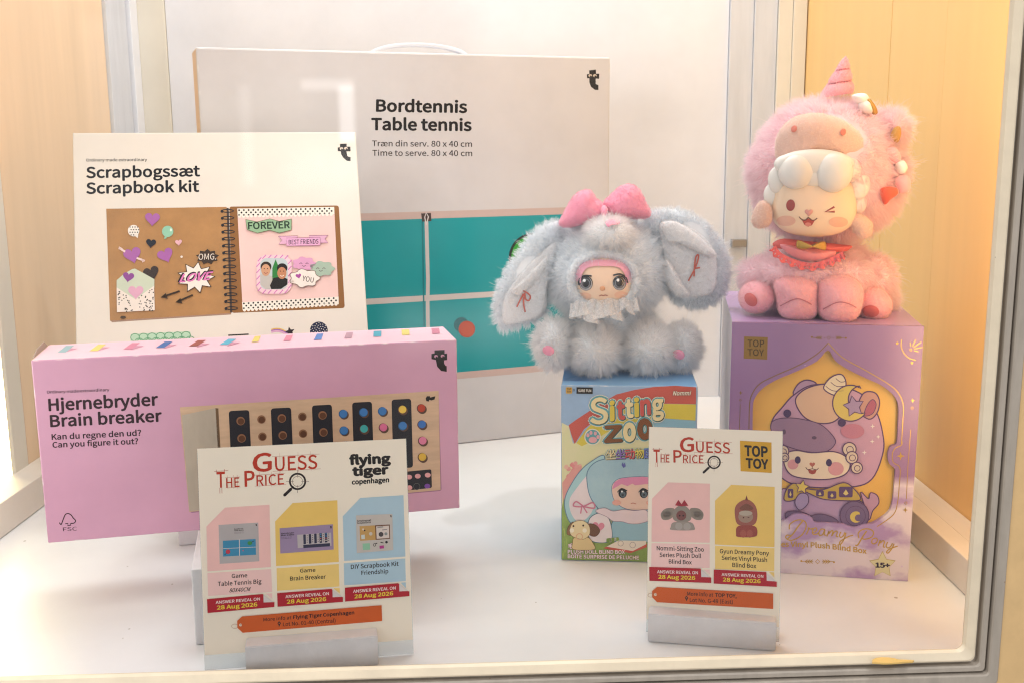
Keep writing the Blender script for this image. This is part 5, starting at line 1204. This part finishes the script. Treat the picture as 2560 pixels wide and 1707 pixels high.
st = bvh_of([sn], uni); coral = mat('coral_thread', 'd07868', rough=0.8)
for x, y in ((1985, 323), (2108, 331)): decal('nostril', ell(x, y, 7, 9, 0.4), st, coral, sn, uni, off=0.0012, thick=0.0004)
# vinyl face
vin = mat('vinyl_cream', 'ecd0b4', rough=0.33, spec=0.45); vinw = mat('vinyl_white', 'e6e2dc', rough=0.35, spec=0.45)
vf = pillow('face', [(1926, 530), (1928, 495), (1940, 455), (1975, 432), (2030, 428), (2090, 432), (2128, 455), (2137, 495), (2138, 535), (2125, 565), (2090, 586), (2040, 593), (1985, 587), (1945, 568)], 0.872, 0.019, 0.02, vin, uni, uni, power=0.8, centre=(2033, 512))
vt_ = bvh_of([vf], uni)
for x, y, rx, ry, Y in ((1990, 430, 44, 44, .858), (2083, 432, 48, 50, .856), (1944, 450, 24, 34, .866), (1928, 488, 19, 28, .870), (2146, 464, 29, 36, .868), (2148, 508, 19, 26, .872), (2036, 412, 100, 38, .860), (2036, 440, 40, 28, .858), (1965, 412, 30, 24, .866), (2118, 425, 36, 34, .866)):
    blobpx('hair_curl', x, y, Y, rx, ry, min(rx, ry)*mpp(at(x, y, Y))*(0.78 if rx > 40 else 0.7), vinw, uni, uni)
rdk = mat('eye_red', '9a3a34', rough=0.35); 
decal('eye', ell(1976.5, 514, 11, 14.5, 0.1), vt_, rdk, uni, uni, off=0.0004)
stroke('wink', [(2086, 518), (2063, 531), (2087, 530)], 5, vt_, rdk, uni, uni, off=0.0004, n=1)
decal('nose', heart(2022, 532, 22), vt_, mat('nose_pink', 'd99a92', rough=0.4), uni, uni, off=0.0004, thick=0.0008)
stroke('mouth', [(1998, 543), (2005, 550), (2014, 551), (2021, 545), (2029, 551), (2037, 551), (2043, 546)], 2.6, vt_, mat('mouth_brown', '6a4238', rough=0.5), uni, uni, off=0.0004)
decal('mouth_inside', [(2005, 551), (2014, 552), (2021, 547), (2029, 552), (2037, 552), (2030, 564), (2020, 568), (2011, 563)], vt_, mat('mouth_red', 'b4483f', rough=0.4), uni, uni, off=0.00035)
decal('tongue', ell(2020, 562, 8, 5), vt_, mat('tongue_pink', 'd9897c', rough=0.4), uni, uni, off=0.0006)
bl2 = mat('blush_pink', 'e2b09a', rough=0.36)
for x, y in ((1965, 553), (2096, 556)): decal('cheek', ell(x, y, 24, 13), vt_, bl2, uni, uni, off=0.0003)
for x, y, r, sx in ((1905, 540, 0.5, 1), (2152, 566, -0.5, 1)):
    pillow('inner_ear', [(x + a*math.cos(r) - b*math.sin(r), y + a*math.sin(r) + b*math.cos(r)) for a, b in ((-22, -28), (5, -34), (24, -10), (26, 14), (5, 33), (-18, 22))], 0.868, 0.007, 0.008, beige, uni, uni)
# horn
V, F, I = [], [], []; NR = 46
for i in range(NR):
    t = i/(NR-1); u = 2091 + 23*t; v = 240 - 97*t
    ph = t*3.0 % 1.0 if t < 0.999 else 1.0; base = 37*(1-t)**0.85 + 3
    r = base*(0.90 + 0.16*math.sin(math.pi*min(1, ph*1.02))**0.6) if t < 0.97 else base*0.8
    c = at(u, v, 0.925); s_ = mpp(c)
    for k in range(24): a = 2*math.pi*k/24; V.append(c + Vector((r*s_*math.cos(a), r*s_*math.sin(a), 0.14*r*s_*math.cos(a))))
V.append(at(2115, 141, 0.925))
for i in range(NR-1):
    g_ = 1 if min(abs((i+0.5)/(NR-1)*3 - q_) for q_ in (1, 2)) < 0.05 else 0
    for k in range(24): F.append((i*24+k, i*24+(k+1) % 24, (i+1)*24+(k+1) % 24, (i+1)*24+k)); I.append(g_)
for k in range(24): F.append(((NR-1)*24+k, (NR-1)*24+(k+1) % 24, NR*24)); I.append(0)
mesh('horn', V, F, [horn_m, mat('horn_seam', 'b8606e', rough=0.9)], uni, uni, True, idx=I)
# ornaments on the hood
orng = mat('orange_felt', 'e0583a', rough=0.8, sheen=0.4); wht = mat('white_felt', 'ece6e0', rough=0.8); gsat = mat('gold_satin', 'b08a3c', rough=0.35, metal=0.5); tanp = mat('tan_patch', 'b0853e', rough=0.8)
pillow('flower', [(2132, 238), (2160, 234), (2172, 248), (2165, 262), (2145, 262), (2135, 252)], 0.895, 0.008, 0.008, wht, uni, uni); pillow('flower', [(2148, 258), (2168, 250), (2178, 268), (2180, 285), (2165, 285), (2150, 275)], 0.892, 0.008, 0.008, wht, uni, uni)
pillow('gold_tag', [(2168, 252), (2176, 249), (2190, 268), (2194, 284), (2184, 288), (2176, 275)], 0.888, 0.003, 0.003, gsat, uni, uni)
pillow('ear_patch', [(2226, 340), (2236, 320), (2250, 318), (2252, 338), (2244, 357), (2232, 352)], 0.881, 0.004, 0.004, tanp, uni, uni)
pillow('ornament', [(2200, 480), (2212, 468), (2240, 470), (2244, 485), (2225, 500), (2210, 512)], 0.868, 0.006, 0.006, orng, uni, uni); pillow('ornament', [(2238, 450), (2262, 436), (2276, 455), (2270, 480), (2248, 482)], 0.875, 0.006, 0.006, pvel, uni, uni)
pillow('ornament', [(2212, 375), (2236, 368), (2250, 390), (2246, 412), (2226, 402)], 0.880, 0.006, 0.006, pvel, uni, uni); pillow('ornament', [(2240, 410), (2258, 402), (2268, 420), (2258, 436), (2244, 430)], 0.876, 0.006, 0.006, wht, uni, uni)
# collar band, bib, bow
band = mat('coral_band', 'd05a54', rough=0.6)
pillow('collar', [(1932, 610), (1960, 598), (2020, 604), (2085, 610), (2112, 613), (2130, 616), (2118, 627), (2095, 631), (2060, 628), (2000, 622), (1945, 622)], 0.882, 0.010, 0.02, band, uni, uni, centre=(2055, 618))
bibm = mat('bib_satin', 'e58a90', rough=0.45, sheen=0.3)
bib = pillow('bib', [(1950, 612), (2000, 618), (2060, 625), (2090, 628), (2082, 645), (2050, 655), (2010, 652), (1975, 638)], 0.876, 0.008, 0.01, bibm, uni, uni)
lace = mat('lace', 'd8666e', rough=0.75)
lp = spline([(1934, 618), (1950, 638), (1985, 655), (2025, 664), (2065, 656), (2095, 642), (2110, 634)], 14, False)
V, F = [], []
for i, (u, v) in enumerate(lp):
    d = (Vector(lp[min(i+1, len(lp)-1)]) - Vector(lp[max(i-1, 0)])).normalized(); nn = Vector((-d.y, d.x)); wv = math.sin(i*0.75)
    for j in range(5):
        s_ = j/4; q = Vector((u, v)) + nn*(-6 + (18 + 3*wv)*s_); V.append(at(q.x, q.y, 0.868 - 0.0022*math.sin(i*0.75+s_)*s_ - 0.003*s_))
for i in range(len(lp)-1):
    for j in range(4):
        if not (j == 2 and i % 4 == 1): F.append((i*5+j, i*5+j+1, (i+1)*5+j+1, (i+1)*5+j))
mesh('lace_trim', V, F, lace, bib, uni, True)
gb = pillow('gold_bow', [(1993, 602), (2008, 605), (2027, 614), (2048, 606), (2064, 606), (2064, 626), (2046, 624), (2028, 620), (2010, 625), (1992, 620)], 0.864, 0.004, 0.004, gsat, uni, uni, centre=(2028, 615))
# legs and feet
for nm, ol, Y, df, db in (('front_leg', [(1936, 712), (1948, 696), (1975, 689), (2008, 690), (2032, 700), (2041, 716), (2040, 760), (2036, 788), (2010, 800), (1975, 798), (1950, 785), (1942, 745)], 0.873, 0.021, 0.022), ('front_leg', [(2046, 718), (2058, 700), (2090, 690), (2122, 692), (2144, 704), (2153, 722), (2150, 765), (2135, 795), (2105, 808), (2070, 803), (2048, 785), (2043, 745)], 0.862, 0.021, 0.022)):
    o = pillow(nm, ol, Y, df, db, pvel, uni, uni, power=0.85); tt = bvh_of([o], uni); us = [p[0] for p in ol]; x0, x1 = min(us)+14, max(us)-12; yb_ = max(p[1] for p in ol)
    stroke('seam', [(x0, yb_-34), (x0+15, yb_-42), (x0+32, yb_-50), ((x0+x1)/2+8, yb_-52), (x1-14, yb_-46), (x1, yb_-38)], 2.5, tt, mat('seam_thread', 'b86a74', rough=0.8), o, uni, off=0.0010)
for nm, u, v, Y, ru, rv, rot, pad in (('hind_foot', 1892, 742, 0.892, 44, 40, 0.45, (1877, 750, 14, 19, -0.7)), ('hind_foot', 2180, 760, 0.880, 46, 42, -0.3, (2177, 779, 21, 15, 0.1))):
    o = blobpx(nm, u, v, Y, ru, rv, 0.022, pvel, uni, uni, rot=rot); tt = bvh_of([o], uni)
    decal('hoof_pad', ell(*pad), tt, mat('pad_red', 'c4605e', rough=0.8, sheen=0.4), o, uni, off=0.0012, thick=0.0006)
for u, v, Y, ru, rv in ((1900, 690, 0.915, 42, 40), (2180, 700, 0.905, 48, 60), (2202, 745, 0.925, 24, 42)):
    k = blobpx('haunch', u, v, Y, ru, rv, 0.022, pskin, uni, uni); fur(k, k, uni, 3500, 0.009, pfur, comb=(0, 0, -0.4))
vel = mat_fur('velvet_pile', 'fbd0d2', tip=0.3); velb = mat_fur('beige_pile', 'f6e0d4', tip=0.3)
for o in list(uni.children):
    k_ = o.name.split('.')[0]
    if k_ in ('front_leg', 'hind_foot', 'horn', 'snout', 'inner_ear'):
        fur(o, o, uni, 7000 if k_ != 'inner_ear' else 2500, 0.0011, velb if k_ in ('snout', 'inner_ear') else vel, spread=0.6, radius=0.00008, name='pile', fly_=0.0)
colr = [o for o in bun.children if o.name.startswith('collar')][0]
fur(colr, colr, bun, 3500, 0.0022, mat_fur('ruffle_fluff', 'f4f2f2', tip=0.3), spread=0.9, radius=0.00006, down=0.3, name='pile')
def low(root):
    return min((o.matrix_world @ v.co).z for o in root.children_recursive if o.type == 'MESH' for v in o.data.vertices)
bpy.context.view_layer.update()
